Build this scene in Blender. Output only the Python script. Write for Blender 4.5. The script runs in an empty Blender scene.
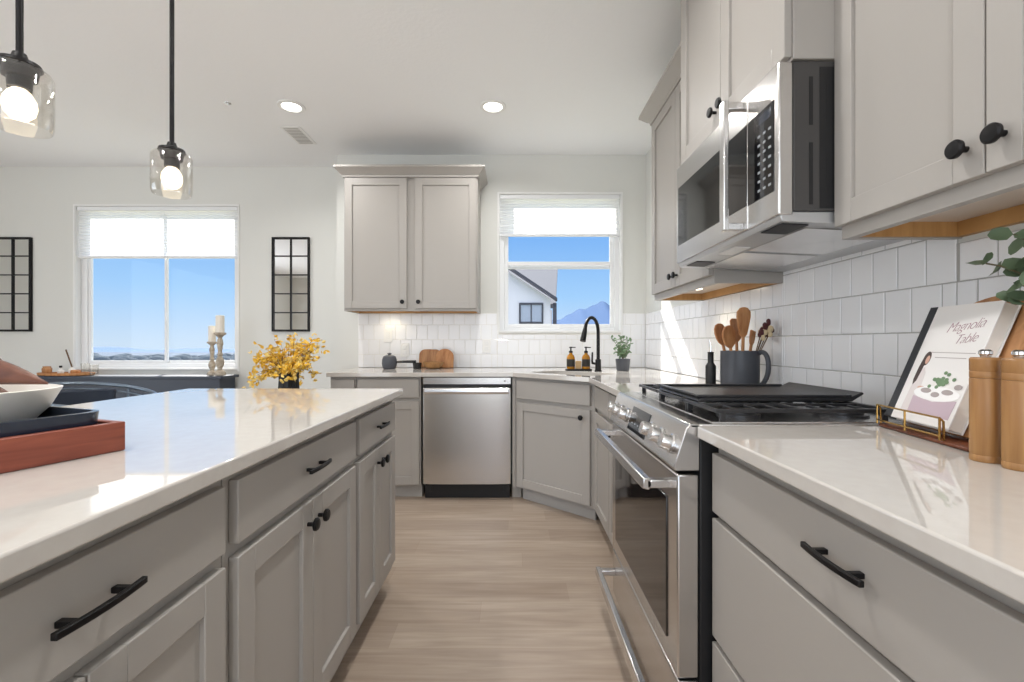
import bpy, bmesh, math, random
from mathutils import Vector, Matrix
random.seed(7)
R = math.radians
scene = bpy.context.scene
COL = scene.collection

# ------------------------------------------------------------------ camera, sky, sun, exposure
CAM_H = 1.12
cam_data = bpy.data.cameras.new('camera')
cam = bpy.data.objects.new('camera', cam_data)
COL.objects.link(cam)
cam.location = (0, 0, CAM_H)
cam.rotation_euler = (R(90), 0, 0)
cam_data.sensor_width = 36
cam_data.lens = 450 * 36 / 1024
cam_data.shift_x = -1 / 1024
cam_data.shift_y = 2 / 1024
cam_data.clip_start = 0.02
cam_data.clip_end = 5000
scene.camera = cam

scene.view_settings.view_transform = 'Standard'
scene.view_settings.look = 'None'
scene.view_settings.gamma = 1
scene.view_settings.use_curve_mapping = False
scene.view_settings.exposure = 0.0

def lin(c):
    c = c / 255
    return c / 12.92 if c <= 0.04045 else ((c + 0.055) / 1.055) ** 2.4
def rgb(r, g, b):
    return (lin(r), lin(g), lin(b), 1)

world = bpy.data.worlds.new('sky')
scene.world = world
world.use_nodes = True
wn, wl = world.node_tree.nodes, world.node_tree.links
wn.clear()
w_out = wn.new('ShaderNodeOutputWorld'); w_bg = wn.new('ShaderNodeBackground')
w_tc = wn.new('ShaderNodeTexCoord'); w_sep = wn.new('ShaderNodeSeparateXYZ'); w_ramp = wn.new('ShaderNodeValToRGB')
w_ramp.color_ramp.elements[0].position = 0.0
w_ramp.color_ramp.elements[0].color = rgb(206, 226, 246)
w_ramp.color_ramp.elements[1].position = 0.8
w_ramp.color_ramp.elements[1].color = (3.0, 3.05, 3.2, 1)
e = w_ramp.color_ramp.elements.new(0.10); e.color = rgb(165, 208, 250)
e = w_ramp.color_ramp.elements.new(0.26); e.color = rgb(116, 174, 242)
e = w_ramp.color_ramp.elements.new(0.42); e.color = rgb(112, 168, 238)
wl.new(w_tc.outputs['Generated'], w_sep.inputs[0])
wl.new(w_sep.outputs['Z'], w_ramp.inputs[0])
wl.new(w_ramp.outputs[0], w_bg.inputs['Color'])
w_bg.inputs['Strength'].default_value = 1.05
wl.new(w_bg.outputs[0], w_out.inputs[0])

sun_data = bpy.data.lights.new('sun', 'SUN')
sun_data.energy = 7.0
sun_data.angle = R(0.6)
sun_data.color = (1, 0.96, 0.9)
sun = bpy.data.objects.new('sun', sun_data)
COL.objects.link(sun)
sun.location = (-3, 8, 9)
sun.rotation_euler = Vector((0.55, -0.93, -0.92)).to_track_quat('-Z', 'Y').to_euler()

def area_light(name, loc, direction, sx, sy, power, color=(1, 1, 1)):
    d = bpy.data.lights.new(name, 'AREA')
    d.shape = 'RECTANGLE'; d.size = sx; d.size_y = sy; d.energy = power; d.color = color
    o = bpy.data.objects.new(name, d); COL.objects.link(o)
    o.location = loc
    o.rotation_euler = Vector(direction).to_track_quat('-Z', 'Y').to_euler()
    return o
# added fill lamps set at unseen, assumed openings of the rear and left walls
area_light('added_fill_rear', (-1.15, -3.05, 1.3), (0, 1, 0.05), 4.1, 2.1, 58, (0.97, 0.985, 1.0))
area_light('added_fill_left', (-5.55, 0.4, 1.35), (1, 0, 0.05), 3.0, 2.0, 45, (0.97, 0.985, 1.0))
CAN_POWER = 8.5
CAN_COLOR = (1.0, 0.985, 0.965)

# ------------------------------------------------------------------ materials
def mat_new(name):
    m = bpy.data.materials.new(name); m.use_nodes = True
    return m, m.node_tree.nodes, m.node_tree.links, m.node_tree.nodes['Principled BSDF']
def pmat(name, col, rough=0.5, metal=0.0, emis=None, estr=0.0, noise=0.0, nscale=12.0, bump=0.0, bscale=60.0, spec=0.5, stretch=None, coat=0.0):
    m, n, l, b = mat_new(name)
    b.inputs['Base Color'].default_value = col
    b.inputs['Roughness'].default_value = rough
    b.inputs['Metallic'].default_value = metal
    b.inputs['Specular IOR Level'].default_value = spec
    if coat:
        b.inputs['Coat Weight'].default_value = coat; b.inputs['Coat Roughness'].default_value = 0.05
    if emis:
        b.inputs['Emission Color'].default_value = emis; b.inputs['Emission Strength'].default_value = estr
    if noise or bump:
        tc = n.new('ShaderNodeTexCoord'); mp = n.new('ShaderNodeMapping')
        if stretch: mp.inputs['Scale'].default_value = stretch
        l.new(tc.outputs['Object'], mp.inputs[0])
    if noise:
        t = n.new('ShaderNodeTexNoise'); t.inputs['Scale'].default_value = nscale; t.inputs['Detail'].default_value = 5
        l.new(mp.outputs[0], t.inputs['Vector'])
        mx = n.new('ShaderNodeMix'); mx.data_type = 'RGBA'
        mx.inputs['A'].default_value = tuple(min(1, c * (1 - noise)) for c in col[:3]) + (1,)
        mx.inputs['B'].default_value = tuple(min(1, c * (1 + noise)) for c in col[:3]) + (1,)
        l.new(t.outputs['Fac'], mx.inputs['Factor']); l.new(mx.outputs['Result'], b.inputs['Base Color'])
    if bump:
        t2 = n.new('ShaderNodeTexNoise'); t2.inputs['Scale'].default_value = bscale; t2.inputs['Detail'].default_value = 3
        l.new(mp.outputs[0], t2.inputs['Vector'])
        bp = n.new('ShaderNodeBump'); bp.inputs['Strength'].default_value = bump; bp.inputs['Distance'].default_value = 0.01
        l.new(t2.outputs['Fac'], bp.inputs['Height']); l.new(bp.outputs[0], b.inputs['Normal'])
    return m
def wood(name, c1, c2, rough=0.45, scale=(1, 14, 14), nscale=3.0):
    m, n, l, b = mat_new(name)
    tc = n.new('ShaderNodeTexCoord'); mp = n.new('ShaderNodeMapping'); mp.inputs['Scale'].default_value = scale
    t = n.new('ShaderNodeTexNoise'); t.inputs['Scale'].default_value = nscale; t.inputs['Detail'].default_value = 6; t.inputs['Distortion'].default_value = 0.6
    r = n.new('ShaderNodeValToRGB'); r.color_ramp.elements[0].position = 0.3; r.color_ramp.elements[1].position = 0.7
    r.color_ramp.elements[0].color = c1; r.color_ramp.elements[1].color = c2
    l.new(tc.outputs['Object'], mp.inputs[0]); l.new(mp.outputs[0], t.inputs['Vector'])
    l.new(t.outputs['Fac'], r.inputs[0]); l.new(r.outputs[0], b.inputs['Base Color'])
    b.inputs['Roughness'].default_value = rough
    return m
def glass_mat(name, tint=(1, 1, 1, 1), gloss=0.06):
    m = bpy.data.materials.new(name); m.use_nodes = True
    n, l = m.node_tree.nodes, m.node_tree.links
    n.clear()
    o = n.new('ShaderNodeOutputMaterial'); t = n.new('ShaderNodeBsdfTransparent'); g = n.new('ShaderNodeBsdfGlossy'); mx = n.new('ShaderNodeMixShader')
    lw = n.new('ShaderNodeLayerWeight'); lw.inputs['Blend'].default_value = 0.25
    mr = n.new('ShaderNodeMapRange'); mr.inputs['To Min'].default_value = gloss * 0.5; mr.inputs['To Max'].default_value = min(1, gloss * 7)
    t.inputs['Color'].default_value = tint; g.inputs['Roughness'].default_value = 0.02
    l.new(lw.outputs['Facing'], mr.inputs['Value']); l.new(mr.outputs[0], mx.inputs[0])
    l.new(t.outputs[0], mx.inputs[1]); l.new(g.outputs[0], mx.inputs[2]); l.new(mx.outputs[0], o.inputs[0])
    return m
M = {}
M['wall'] = pmat('wall_paint', rgb(224, 224, 219), 0.7, bump=0.05, bscale=90)
M['ceil'] = pmat('ceiling_paint', rgb(246, 247, 248), 0.8, bump=0.12, bscale=45)
M['white'] = pmat('white_trim_paint', rgb(240, 240, 238), 0.45)
M['vinyl'] = pmat('white_vinyl', rgb(240, 241, 242), 0.35)
M['cab'] = pmat('greige_cabinet_paint', rgb(171, 166, 160), 0.42, noise=0.01, nscale=4)
M['kick'] = pmat('greige_kick_paint', rgb(174, 170, 165), 0.5)
M['cabunder'] = pmat('pale_underside_laminate', rgb(214, 200, 184), 0.45)
M['maple'] = wood('maple_underside', rgb(176, 130, 76), rgb(200, 154, 98), 0.5, (2, 16, 2))
M['black'] = pmat('matte_black_metal', rgb(30, 29, 30), 0.4, 0.6)
M['iron'] = pmat('cast_iron', rgb(46, 46, 48), 0.3, 0.2, bump=0.1, bscale=200)
M['blackplastic'] = pmat('black_plastic', rgb(22, 22, 24), 0.5)
M['darkside'] = pmat('dark_grey_enamel', rgb(66, 64, 63), 0.5)
M['blackglass'] = pmat('black_glass', rgb(14, 14, 16), 0.06, 0.0, spec=0.6)
M['smokeglass'] = pmat('smoked_oven_glass', rgb(30, 24, 22), 0.05, 0.0, spec=0.7)
M['display'] = pmat('display_print', rgb(150, 154, 158), 0.5)
M['tile'] = pmat('glazed_white_tile', rgb(244, 244, 245), 0.12, noise=0.02, nscale=9)
M['palegrout'] = pmat('pale_grout', rgb(232, 230, 224), 0.9)
M['grout'] = pmat('grey_grout', rgb(180, 178, 174), 0.9)
M['plate'] = pmat('white_plastic_plate', rgb(244, 243, 240), 0.35)
M['mirror'] = pmat('mirror_silver', rgb(235, 236, 236), 0.02, 1.0)
M['glass'] = glass_mat('window_glass', (0.98, 0.99, 0.995, 1), 0.008)
M['jar'] = glass_mat('clear_jar_glass', (0.97, 0.96, 0.94, 1), 0.07)
M['bulb'] = pmat('lit_bulb', rgb(255, 240, 215), 0.3, emis=(1, 0.86, 0.66, 1), estr=2.2)
M['canlens'] = pmat('lit_downlight_lens', rgb(255, 255, 250), 0.4, emis=(1, 0.97, 0.9, 1), estr=6)
M['puck'] = pmat('lit_puck_lens', rgb(255, 245, 225), 0.4, emis=(1, 0.9, 0.7, 1), estr=5)
M['navy'] = pmat('navy_fabric', rgb(44, 52, 66), 0.8, bump=0.2, bscale=250)
M['navypaint'] = pmat('navy_painted_wood', rgb(48, 56, 70), 0.35)
M['greytube'] = pmat('grey_metal_tube', rgb(120, 132, 145), 0.3, 0.7)
M['navyglaze'] = pmat('navy_glazed_ceramic', rgb(34, 44, 60), 0.2)
M['ceramic'] = pmat('white_ceramic', rgb(236, 232, 224), 0.3)
M['slate'] = pmat('slate_grey_ceramic', rgb(72, 74, 80), 0.38, noise=0.06, nscale=30)
M['chrome'] = pmat('polished_chrome', rgb(225, 225, 225), 0.12, 1.0)
M['brass'] = pmat('aged_brass', rgb(190, 150, 85), 0.25, 1.0)
M['amber'] = pmat('amber_glass', rgb(176, 118, 24), 0.12, spec=0.7)
M['label'] = pmat('dark_bottle_label', rgb(46, 42, 36), 0.6)
M['paper'] = pmat('book_paper', rgb(232, 227, 218), 0.7)
M['cover'] = pmat('white_book_cover', rgb(238, 235, 232), 0.35)
M['spine'] = pmat('charcoal_book_cloth', rgb(52, 54, 58), 0.7)
M['lilac'] = pmat('print_lilac', rgb(196, 176, 186), 0.5)
M['printgrey'] = pmat('print_grey', rgb(170, 160, 158), 0.5)
M['printpink'] = pmat('print_mauve_letters', rgb(168, 132, 140), 0.5)
M['hair'] = pmat('print_dark_hair', rgb(70, 56, 52), 0.5)
M['skin'] = pmat('print_skin', rgb(214, 172, 152), 0.5)
M['printgreen'] = pmat('print_green', rgb(112, 140, 104), 0.5)
M['printwhite'] = pmat('print_white', rgb(248, 247, 246), 0.5)
M['acacia'] = wood('acacia_wood', rgb(146, 102, 58), rgb(178, 134, 84), 0.4, (16, 16, 1.5), 3)
M['walnut'] = wood('walnut_wood', rgb(84, 44, 28), rgb(120, 66, 40), 0.4, (3, 3, 14), 3)
M['redwood'] = wood('reddish_wood', rgb(116, 56, 42), rgb(152, 82, 62), 0.4, (1.5, 14, 14), 4)
M['pod'] = wood('brown_dried_pod', rgb(78, 42, 34), rgb(128, 82, 64), 0.4, (3, 9, 9), 4)
M['spoonwood'] = wood('spoon_wood', rgb(166, 104, 56), rgb(206, 150, 98), 0.5, (8, 8, 2), 5)
M['boardwood'] = wood('board_wood', rgb(150, 98, 58), rgb(196, 146, 98), 0.5, (12, 12, 2), 4)
M['weathered'] = wood('weathered_turned_wood', rgb(150, 136, 118), rgb(206, 194, 176), 0.7, (5, 5, 12), 5)
M['candle'] = pmat('ivory_wax', rgb(244, 238, 226), 0.5)
M['leaf'] = pmat('eucalyptus_leaf', rgb(94, 112, 84), 0.5, noise=0.25, nscale=20)
M['herb'] = pmat('small_plant_leaf', rgb(120, 146, 112), 0.5, noise=0.3, nscale=30)
M['stem'] = pmat('green_brown_stem', rgb(96, 86, 60), 0.6)
M['twig'] = pmat('brown_twig', rgb(104, 76, 48), 0.7)
M['petal'] = pmat('yellow_petal', rgb(236, 190, 62), 0.55, noise=0.18, nscale=8)
M['petal2'] = pmat('pale_gold_petal', rgb(238, 208, 120), 0.55, noise=0.15, nscale=8)
M['soil'] = pmat('soil', rgb(60, 48, 38), 0.9)
M['hwall'] = pmat('neighbour_siding', rgb(232, 230, 236), 0.8)
M['hroof'] = pmat('grey_shingles', rgb(104, 104, 108), 0.9, noise=0.12, nscale=40)
M['htrim'] = pmat('charcoal_trim', rgb(74, 74, 84), 0.6)
M['hglass'] = pmat('house_window_glass', rgb(176, 184, 200), 0.3)
M['mount'] = pmat('haze_blue_mountain', rgb(78, 104, 140), 0.95, noise=0.06, nscale=0.02)  # distance haze is tinted into this base colour, shared by the low hills
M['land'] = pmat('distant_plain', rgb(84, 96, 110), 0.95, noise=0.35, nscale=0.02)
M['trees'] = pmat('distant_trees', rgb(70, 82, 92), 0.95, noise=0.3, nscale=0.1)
M['yard'] = pmat('yard_grass', rgb(150, 146, 116), 0.95, noise=0.2, nscale=2)

def shade_mat():
    m = bpy.data.materials.new('white_cellular_fabric'); m.use_nodes = True
    n, l = m.node_tree.nodes, m.node_tree.links
    n.clear()
    o = n.new('ShaderNodeOutputMaterial'); d = n.new('ShaderNodeBsdfDiffuse'); t = n.new('ShaderNodeBsdfTranslucent'); mx = n.new('ShaderNodeMixShader')
    d.inputs[0].default_value = rgb(246, 246, 246); t.inputs[0].default_value = rgb(250, 250, 250); mx.inputs[0].default_value = 0.72
    l.new(d.outputs[0], mx.inputs[1]); l.new(t.outputs[0], mx.inputs[2]); l.new(mx.outputs[0], o.inputs[0])
    return m
M['shade'] = shade_mat()

def steel_mat(name, col, rough, vertical=True):
    m, n, l, b = mat_new(name)
    b.inputs['Metallic'].default_value = 1.0
    tc = n.new('ShaderNodeTexCoord'); mp = n.new('ShaderNodeMapping')
    mp.inputs['Scale'].default_value = (3, 3, 300) if not vertical else (300, 300, 3)
    t = n.new('ShaderNodeTexNoise'); t.inputs['Scale'].default_value = 2; t.inputs['Detail'].default_value = 3
    l.new(tc.outputs['Object'], mp.inputs[0]); l.new(mp.outputs[0], t.inputs['Vector'])
    mr = n.new('ShaderNodeMapRange'); mr.inputs['To Min'].default_value = rough - 0.012; mr.inputs['To Max'].default_value = rough + 0.012
    l.new(t.outputs['Fac'], mr.inputs['Value']); l.new(mr.outputs[0], b.inputs['Roughness'])
    b.inputs['Base Color'].default_value = col
    b.inputs['Anisotropic'].default_value = 0.5
    return m
M['steel'] = steel_mat('brushed_stainless', rgb(208, 206, 204), 0.26, False)
M['steeltop'] = steel_mat('brushed_stainless_top', rgb(222, 221, 220), 0.24, False)
M['filter'] = pmat('aluminium_filter', rgb(196, 197, 198), 0.35, 0.7)

def quartz_mat():
    m, n, l, b = mat_new('white_quartz')
    tc = n.new('ShaderNodeTexCoord')
    t = n.new('ShaderNodeTexNoise'); t.inputs['Scale'].default_value = 40; t.inputs['Detail'].default_value = 6
    l.new(tc.outputs['Object'], t.inputs['Vector'])
    r = n.new('ShaderNodeValToRGB')
    r.color_ramp.elements[0].position = 0.3; r.color_ramp.elements[0].color = rgb(204, 198, 191)
    r.color_ramp.elements[1].position = 0.7; r.color_ramp.elements[1].color = rgb(208, 203, 196)
    l.new(t.outputs['Fac'], r.inputs[0]); l.new(r.outputs[0], b.inputs['Base Color'])
    b.inputs['Roughness'].default_value = 0.035
    b.inputs['IOR'].default_value = 1.75
    return m
M['quartz'] = quartz_mat()

def floor_mat():
    m, n, l, b = mat_new('light_oak_planks')
    tc = n.new('ShaderNodeTexCoord')
    br = n.new('ShaderNodeTexBrick')
    br.inputs['Scale'].default_value = 1.0; br.inputs['Brick Width'].default_value = 1.22; br.inputs['Row Height'].default_value = 0.15
    br.inputs['Mortar Size'].default_value = 0.0008; br.inputs['Mortar Smooth'].default_value = 0.4; br.offset = 0.0
    br.inputs['Color1'].default_value = rgb(183, 167, 152); br.inputs['Color2'].default_value = rgb(169, 152, 137); br.inputs['Mortar'].default_value = rgb(164, 145, 128)
    sp = n.new('ShaderNodeSeparateXYZ'); dv = n.new('ShaderNodeMath'); dv.operation = 'DIVIDE'; dv.inputs[1].default_value = 0.15
    fl = n.new('ShaderNodeMath'); fl.operation = 'FLOOR'; wnz = n.new('ShaderNodeTexWhiteNoise'); wnz.noise_dimensions = '1D'
    ml = n.new('ShaderNodeMath'); ml.operation = 'MULTIPLY_ADD'; ml.inputs[1].default_value = 1.22; cb = n.new('ShaderNodeCombineXYZ')
    l.new(tc.outputs['Object'], sp.inputs[0]); l.new(sp.outputs['Y'], dv.inputs[0]); l.new(dv.outputs[0], fl.inputs[0]); l.new(fl.outputs[0], wnz.inputs['W'])
    l.new(wnz.outputs['Value'], ml.inputs[0]); l.new(sp.outputs['X'], ml.inputs[2]); l.new(ml.outputs[0], cb.inputs['X']); l.new(sp.outputs['Y'], cb.inputs['Y'])
    l.new(cb.outputs[0], br.inputs['Vector'])
    def ntex(scale, sc, det, dist, p0, p1, c0, c1):
        mp = n.new('ShaderNodeMapping'); mp.inputs['Scale'].default_value = scale
        t = n.new('ShaderNodeTexNoise'); t.inputs['Scale'].default_value = sc; t.inputs['Detail'].default_value = det; t.inputs['Distortion'].default_value = dist
        l.new(tc.outputs['Object'], mp.inputs[0]); l.new(mp.outputs[0], t.inputs['Vector'])
        r = n.new('ShaderNodeValToRGB'); r.color_ramp.elements[0].position = p0; r.color_ramp.elements[1].position = p1
        r.color_ramp.elements[0].color = c0; r.color_ramp.elements[1].color = c1
        l.new(t.outputs['Fac'], r.inputs[0]); return r
    def mul(a, bb):
        mx = n.new('ShaderNodeMix'); mx.data_type = 'RGBA'; mx.blend_type = 'MULTIPLY'; mx.inputs['Factor'].default_value = 1.0
        l.new(a, mx.inputs['A']); l.new(bb, mx.inputs['B']); return mx.outputs['Result']
    r1 = ntex((1.1, 16, 1), 2.4, 9, 0.9, .3, .72, (0.80, 0.785, 0.765, 1), (1.04, 1.04, 1.04, 1))
    r2 = ntex((0.8, 5.0, 1), 1.6, 4, 0.4, .32, .68, (0.86, 0.83, 0.79, 1), (1.03, 1.03, 1.02, 1))
    l.new(mul(mul(br.outputs['Color'], r1.outputs[0]), r2.outputs[0]), b.inputs['Base Color'])
    b.inputs['Roughness'].default_value = 0.4
    return m
M['floor'] = floor_mat()

# ------------------------------------------------------------------ mesh helpers
class MB:
    """collects shapes; build() links them as one mesh object"""
    def __init__(s): s.bm = bmesh.new()
    def face(s, pts):
        return s.bm.faces.new([s.bm.verts.new(p) for p in pts])
    def box(s, x0, x1, y0, y1, z0, z1, mat=None):
        x0, x1 = sorted((x0, x1)); y0, y1 = sorted((y0, y1)); z0, z1 = sorted((z0, z1))
        P = [Vector(p) for p in ((x0, y0, z0), (x1, y0, z0), (x1, y1, z0), (x0, y1, z0), (x0, y0, z1), (x1, y0, z1), (x1, y1, z1), (x0, y1, z1))]
        if mat is not None: P = [mat @ p for p in P]
        v = [s.bm.verts.new(p) for p in P]
        for f in ((0, 3, 2, 1), (4, 5, 6, 7), (0, 1, 5, 4), (1, 2, 6, 5), (2, 3, 7, 6), (3, 0, 4, 7)):
            s.bm.faces.new([v[i] for i in f])
        return s
    def ring(s, c, ax, r, n, ph=0.0):
        ax = Vector(ax).normalized()
        u = ax.orthogonal().normalized() if abs(ax.z) < 0.999 else Vector((1, 0, 0))
        w = ax.cross(u)
        return [s.bm.verts.new(Vector(c) + r * (math.cos(ph + 2 * math.pi * i / n) * u + math.sin(ph + 2 * math.pi * i / n) * w)) for i in range(n)]
    def bridge(s, a, b):
        n = len(a)
        for i in range(n): s.bm.faces.new((a[i], a[(i + 1) % n], b[(i + 1) % n], b[i]))
    def cyl(s, p0, p1, r0, r1=None, n=20):
        r1 = r0 if r1 is None else r1
        ax = Vector(p1) - Vector(p0)
        a = s.ring(p0, ax, r0, n); b = s.ring(p1, ax, r1, n)
        s.bridge(a, b); s.bm.faces.new(a[::-1]); s.bm.faces.new(b)
        return s
    def lathe(s, prof, c=(0, 0, 0), ax=(0, 0, 1), n=28, cap=True):
        ax = Vector(ax).normalized(); c = Vector(c); rings = []
        for (r, h) in prof: rings.append(s.ring(c + ax * h, ax, max(r, 1e-4), n))
        for i in range(len(rings) - 1): s.bridge(rings[i], rings[i + 1])
        if cap:
            s.bm.faces.new(rings[0][::-1]); s.bm.faces.new(rings[-1])
        return s
    def tube(s, pts, r, n=10, closed=False):
        pts = [Vector(p) for p in pts]; rs = r if isinstance(r, (list, tuple)) else [r] * len(pts)
        rings = []; u = None
        N = len(pts)
        for i, p in enumerate(pts):
            if closed: t = pts[(i + 1) % N] - pts[i - 1]
            else: t = pts[min(i + 1, N - 1)] - pts[max(i - 1, 0)]
            t.normalize()
            if u is None: u = t.orthogonal().normalized()
            else:
                u = u - t * u.dot(t)
                u = t.orthogonal().normalized() if u.length < 1e-6 else u.normalized()
            w = t.cross(u)
            rings.append([s.bm.verts.new(p + rs[i] * (math.cos(2 * math.pi * k / n) * u + math.sin(2 * math.pi * k / n) * w)) for k in range(n)])
        for i in range(N - 1): s.bridge(rings[i], rings[i + 1])
        if closed: s.bridge(rings[-1], rings[0])
        else:
            s.bm.faces.new(rings[0][::-1]); s.bm.faces.new(rings[-1])
        return s
    def prism(s, poly, h0, h1, axis='z'):
        def P(a, b, h):
            return {'z': (a, b, h), 'x': (h, a, b), 'y': (a, h, b)}[axis]
        lo = [s.bm.verts.new(P(a, b, h0)) for a, b in poly]; hi = [s.bm.verts.new(P(a, b, h1)) for a, b in poly]
        s.bridge(lo, hi); s.bm.faces.new(lo[::-1]); s.bm.faces.new(hi)
        return s
    def sphere(s, c, rx, ry=None, rz=None, n=16, m=10, mat=None):
        ry = rx if ry is None else ry; rz = rx if rz is None else rz
        c = Vector(c)
        T = mat or Matrix.Identity(4)
        def P(i, j):
            a = math.pi * i / m; b = 2 * math.pi * j / n
            return T @ (c + Vector((rx * math.sin(a) * math.cos(b), ry * math.sin(a) * math.sin(b), rz * math.cos(a))))
        top = s.bm.verts.new(P(0, 0)); bot = s.bm.verts.new(P(m, 0))
        rows = [[s.bm.verts.new(P(i, j)) for j in range(n)] for i in range(1, m)]
        for j in range(n):
            s.bm.faces.new((top, rows[0][j], rows[0][(j + 1) % n])); s.bm.faces.new((bot, rows[-1][(j + 1) % n], rows[-1][j]))
        for i in range(len(rows) - 1): s.bridge(rows[i], rows[i + 1])
        return s
    def sweep_u(s, w, d, prof, closed=False):
        """crown/rail: profile (out, z) swept round left side, front and right side of a w x d box whose front is y=0"""
        rings = []
        path = [((0, d), (-1, 0)), ((0, 0), (-1, -1)), ((w, 0), (1, -1)), ((w, d), (1, 0))]
        for (px, py), (ox, oy) in path: rings.append([s.bm.verts.new((px + ox * o, py + oy * o, z)) for o, z in prof])
        for i in range(3): s.bridge(rings[i], rings[i + 1])
        s.bm.faces.new(rings[0][::-1]); s.bm.faces.new(rings[-1])
        return s
    def leaf(s, base, direction, length, width, up=(0, 0, 1), fold=0.12, round_=0.5):
        d = Vector(direction).normalized(); b = Vector(base)
        sd = d.cross(Vector(up))
        if sd.length < 1e-3: sd = d.cross(Vector((1, 0, 0)))
        sd.normalize(); nrm = sd.cross(d).normalized()
        pts = [(0, 0), (0.22, 0.72 * round_ + 0.2), (0.55, 1.0), (0.85, 0.5 + 0.25 * round_), (1, 0)]
        mid = [s.bm.verts.new(b + d * (length * t) - nrm * (length * 0.12 * math.sin(math.pi * t))) for t, _ in pts]
        for sg in (1, -1):
            ed = [s.bm.verts.new(b + d * (length * t) + sd * (sg * width * 0.5 * q) + nrm * (fold * width * q)) for t, q in pts[1:-1]]
            full = [mid[0]] + ed + [mid[-1]]
            s.bm.faces.new((mid[0], ed[0], mid[1])); s.bm.faces.new((mid[1], ed[0], ed[1], mid[2]))
            s.bm.faces.new((mid[2], ed[1], ed[2], mid[3])); s.bm.faces.new((mid[3], ed[2], mid[4]))
        return s
    def build(s, name, mat, parent=None, bevel=0.0, seg=2, smooth=35, world=False):
        if world and parent is not None:
            inv = parent_matrix(parent).inverted()
            s.bm.transform(inv)
        bmesh.ops.recalc_face_normals(s.bm, faces=s.bm.faces[:])
        me = bpy.data.meshes.new(name); s.bm.to_mesh(me); s.bm.free()
        if smooth:
            for p in me.polygons: p.use_smooth = True
            me.set_sharp_from_angle(angle=R(smooth))
        me.materials.append(M[mat] if isinstance(mat, str) else mat)
        o = bpy.data.objects.new(name, me); COL.objects.link(o)
        if parent is not None: o.parent = parent
        if bevel:
            b = o.modifiers.new('bevel', 'BEVEL'); b.width = bevel; b.segments = seg; b.limit_method = 'ANGLE'; b.angle_limit = R(40)
            b.harden_normals = False
        return o
def parent_matrix(o):
    m = Matrix.Translation(o.location) @ o.rotation_euler.to_matrix().to_4x4()
    return parent_matrix(o.parent) @ m if o.parent else m
def tag(o, label, cat, group=None):
    o['label'] = label; o['category'] = cat
    if group: o['group'] = group
    return o
def thing(name, label, cat, loc=(0, 0, 0), rz=0.0, group=None):
    o = bpy.data.objects.new(name, None); COL.objects.link(o)
    o.empty_display_size = 0.1
    o.location = loc; o.rotation_euler = (0, 0, rz)
    return tag(o, label, cat, group)
def struct(o):
    o['kind'] = 'structure'; return o
def copy_tree(o, parent=None):
    c = o.copy(); COL.objects.link(c)
    if parent is not None: c.parent = parent
    for ch in list(o.children): copy_tree(ch, c)
    return c
def bez(p0, p1, p2, p3, n=10):
    p0, p1, p2, p3 = map(Vector, (p0, p1, p2, p3)); out = []
    for i in range(n + 1):
        t = i / n; u = 1 - t
        out.append(p0 * u ** 3 + p1 * (3 * u * u * t) + p2 * (3 * u * t * t) + p3 * t ** 3)
    return out

# ------------------------------------------------------------------ room dimensions
CT, SLAB = 0.91, 0.03
CB = CT - SLAB
CEIL = 2.735
XR = 1.14
YK, YD = 3.86, 4.118
XC = -1.51
XL, YREAR = -5.5, -3.0
def wall_open(mb, axis, a0, a1, z0, z1, t0, t1, openings):
    """wall along axis 'x' or 'y' between t0 and t1 thick with rectangular openings (a0,a1,z0,z1)"""
    def bx(p0, p1, q0, q1):
        if p1 - p0 < 1e-5 or q1 - q0 < 1e-5: return
        if axis == 'x': mb.box(p0, p1, t0, t1, q0, q1)
        else: mb.box(t0, t1, p0, p1, q0, q1)
    cur = a0
    for (o0, o1, b0, b1) in sorted(openings):
        bx(cur, o0, z0, z1); bx(o0, o1, z0, b0); bx(o0, o1, b1, z1); cur = o1
    bx(cur, a1, z0, z1)
    return mb
W1 = (-4.008, -2.517, 0.873, 2.374)      # dining window opening
W2 = (-0.12, 0.926, 1.206, 2.398)        # sink window opening
struct(MB().box(XL - .15, XR + .15, YREAR - .15, 4.3, -0.1, 0).build('floor', 'floor', smooth=0))
struct(MB().box(XL - .15, XR + .15, YREAR - .15, 4.3, CEIL, CEIL + .12).build('ceiling', 'ceil', smooth=0))
struct(wall_open(MB(), 'x', XC, XR + .15, 0, CEIL, YK, YK + .12, [W2]).build('wall_back', 'wall', smooth=0))
struct(wall_open(MB(), 'x', XL - .15, XC, 0, CEIL, YD, YD + .12, [W1]).box(XC, XC + .1, YK + .12, YD + .12, 0, CEIL).build('wall_dining', 'wall', smooth=0))
struct(MB().box(XR, XR + .15, YREAR - .15, YK, 0, CEIL).build('wall_right', 'wall', smooth=0))
struct(wall_open(MB(), 'y', YREAR - .15, YD, 0, CEIL, XL - .15, XL, [(-1.1, 1.9, 0.35, 2.35)]).build('wall_left', 'wall', smooth=0))
struct(wall_open(MB(), 'x', XL, XR, 0, CEIL, YREAR - .15, YREAR, [(-3.2, 0.9, 0.25, 2.35)]).build('wall_rear', 'wall', smooth=0))
struct(MB().box(XL, XC, YD - .014, YD - .0005, 0, .09).build('baseboard_dining', 'white', bevel=.003))
struct(MB().box(XL + .0005, XL + .014, YREAR + .02, YD - .02, 0, .09).build('baseboard_left', 'white', bevel=.003))

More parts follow.
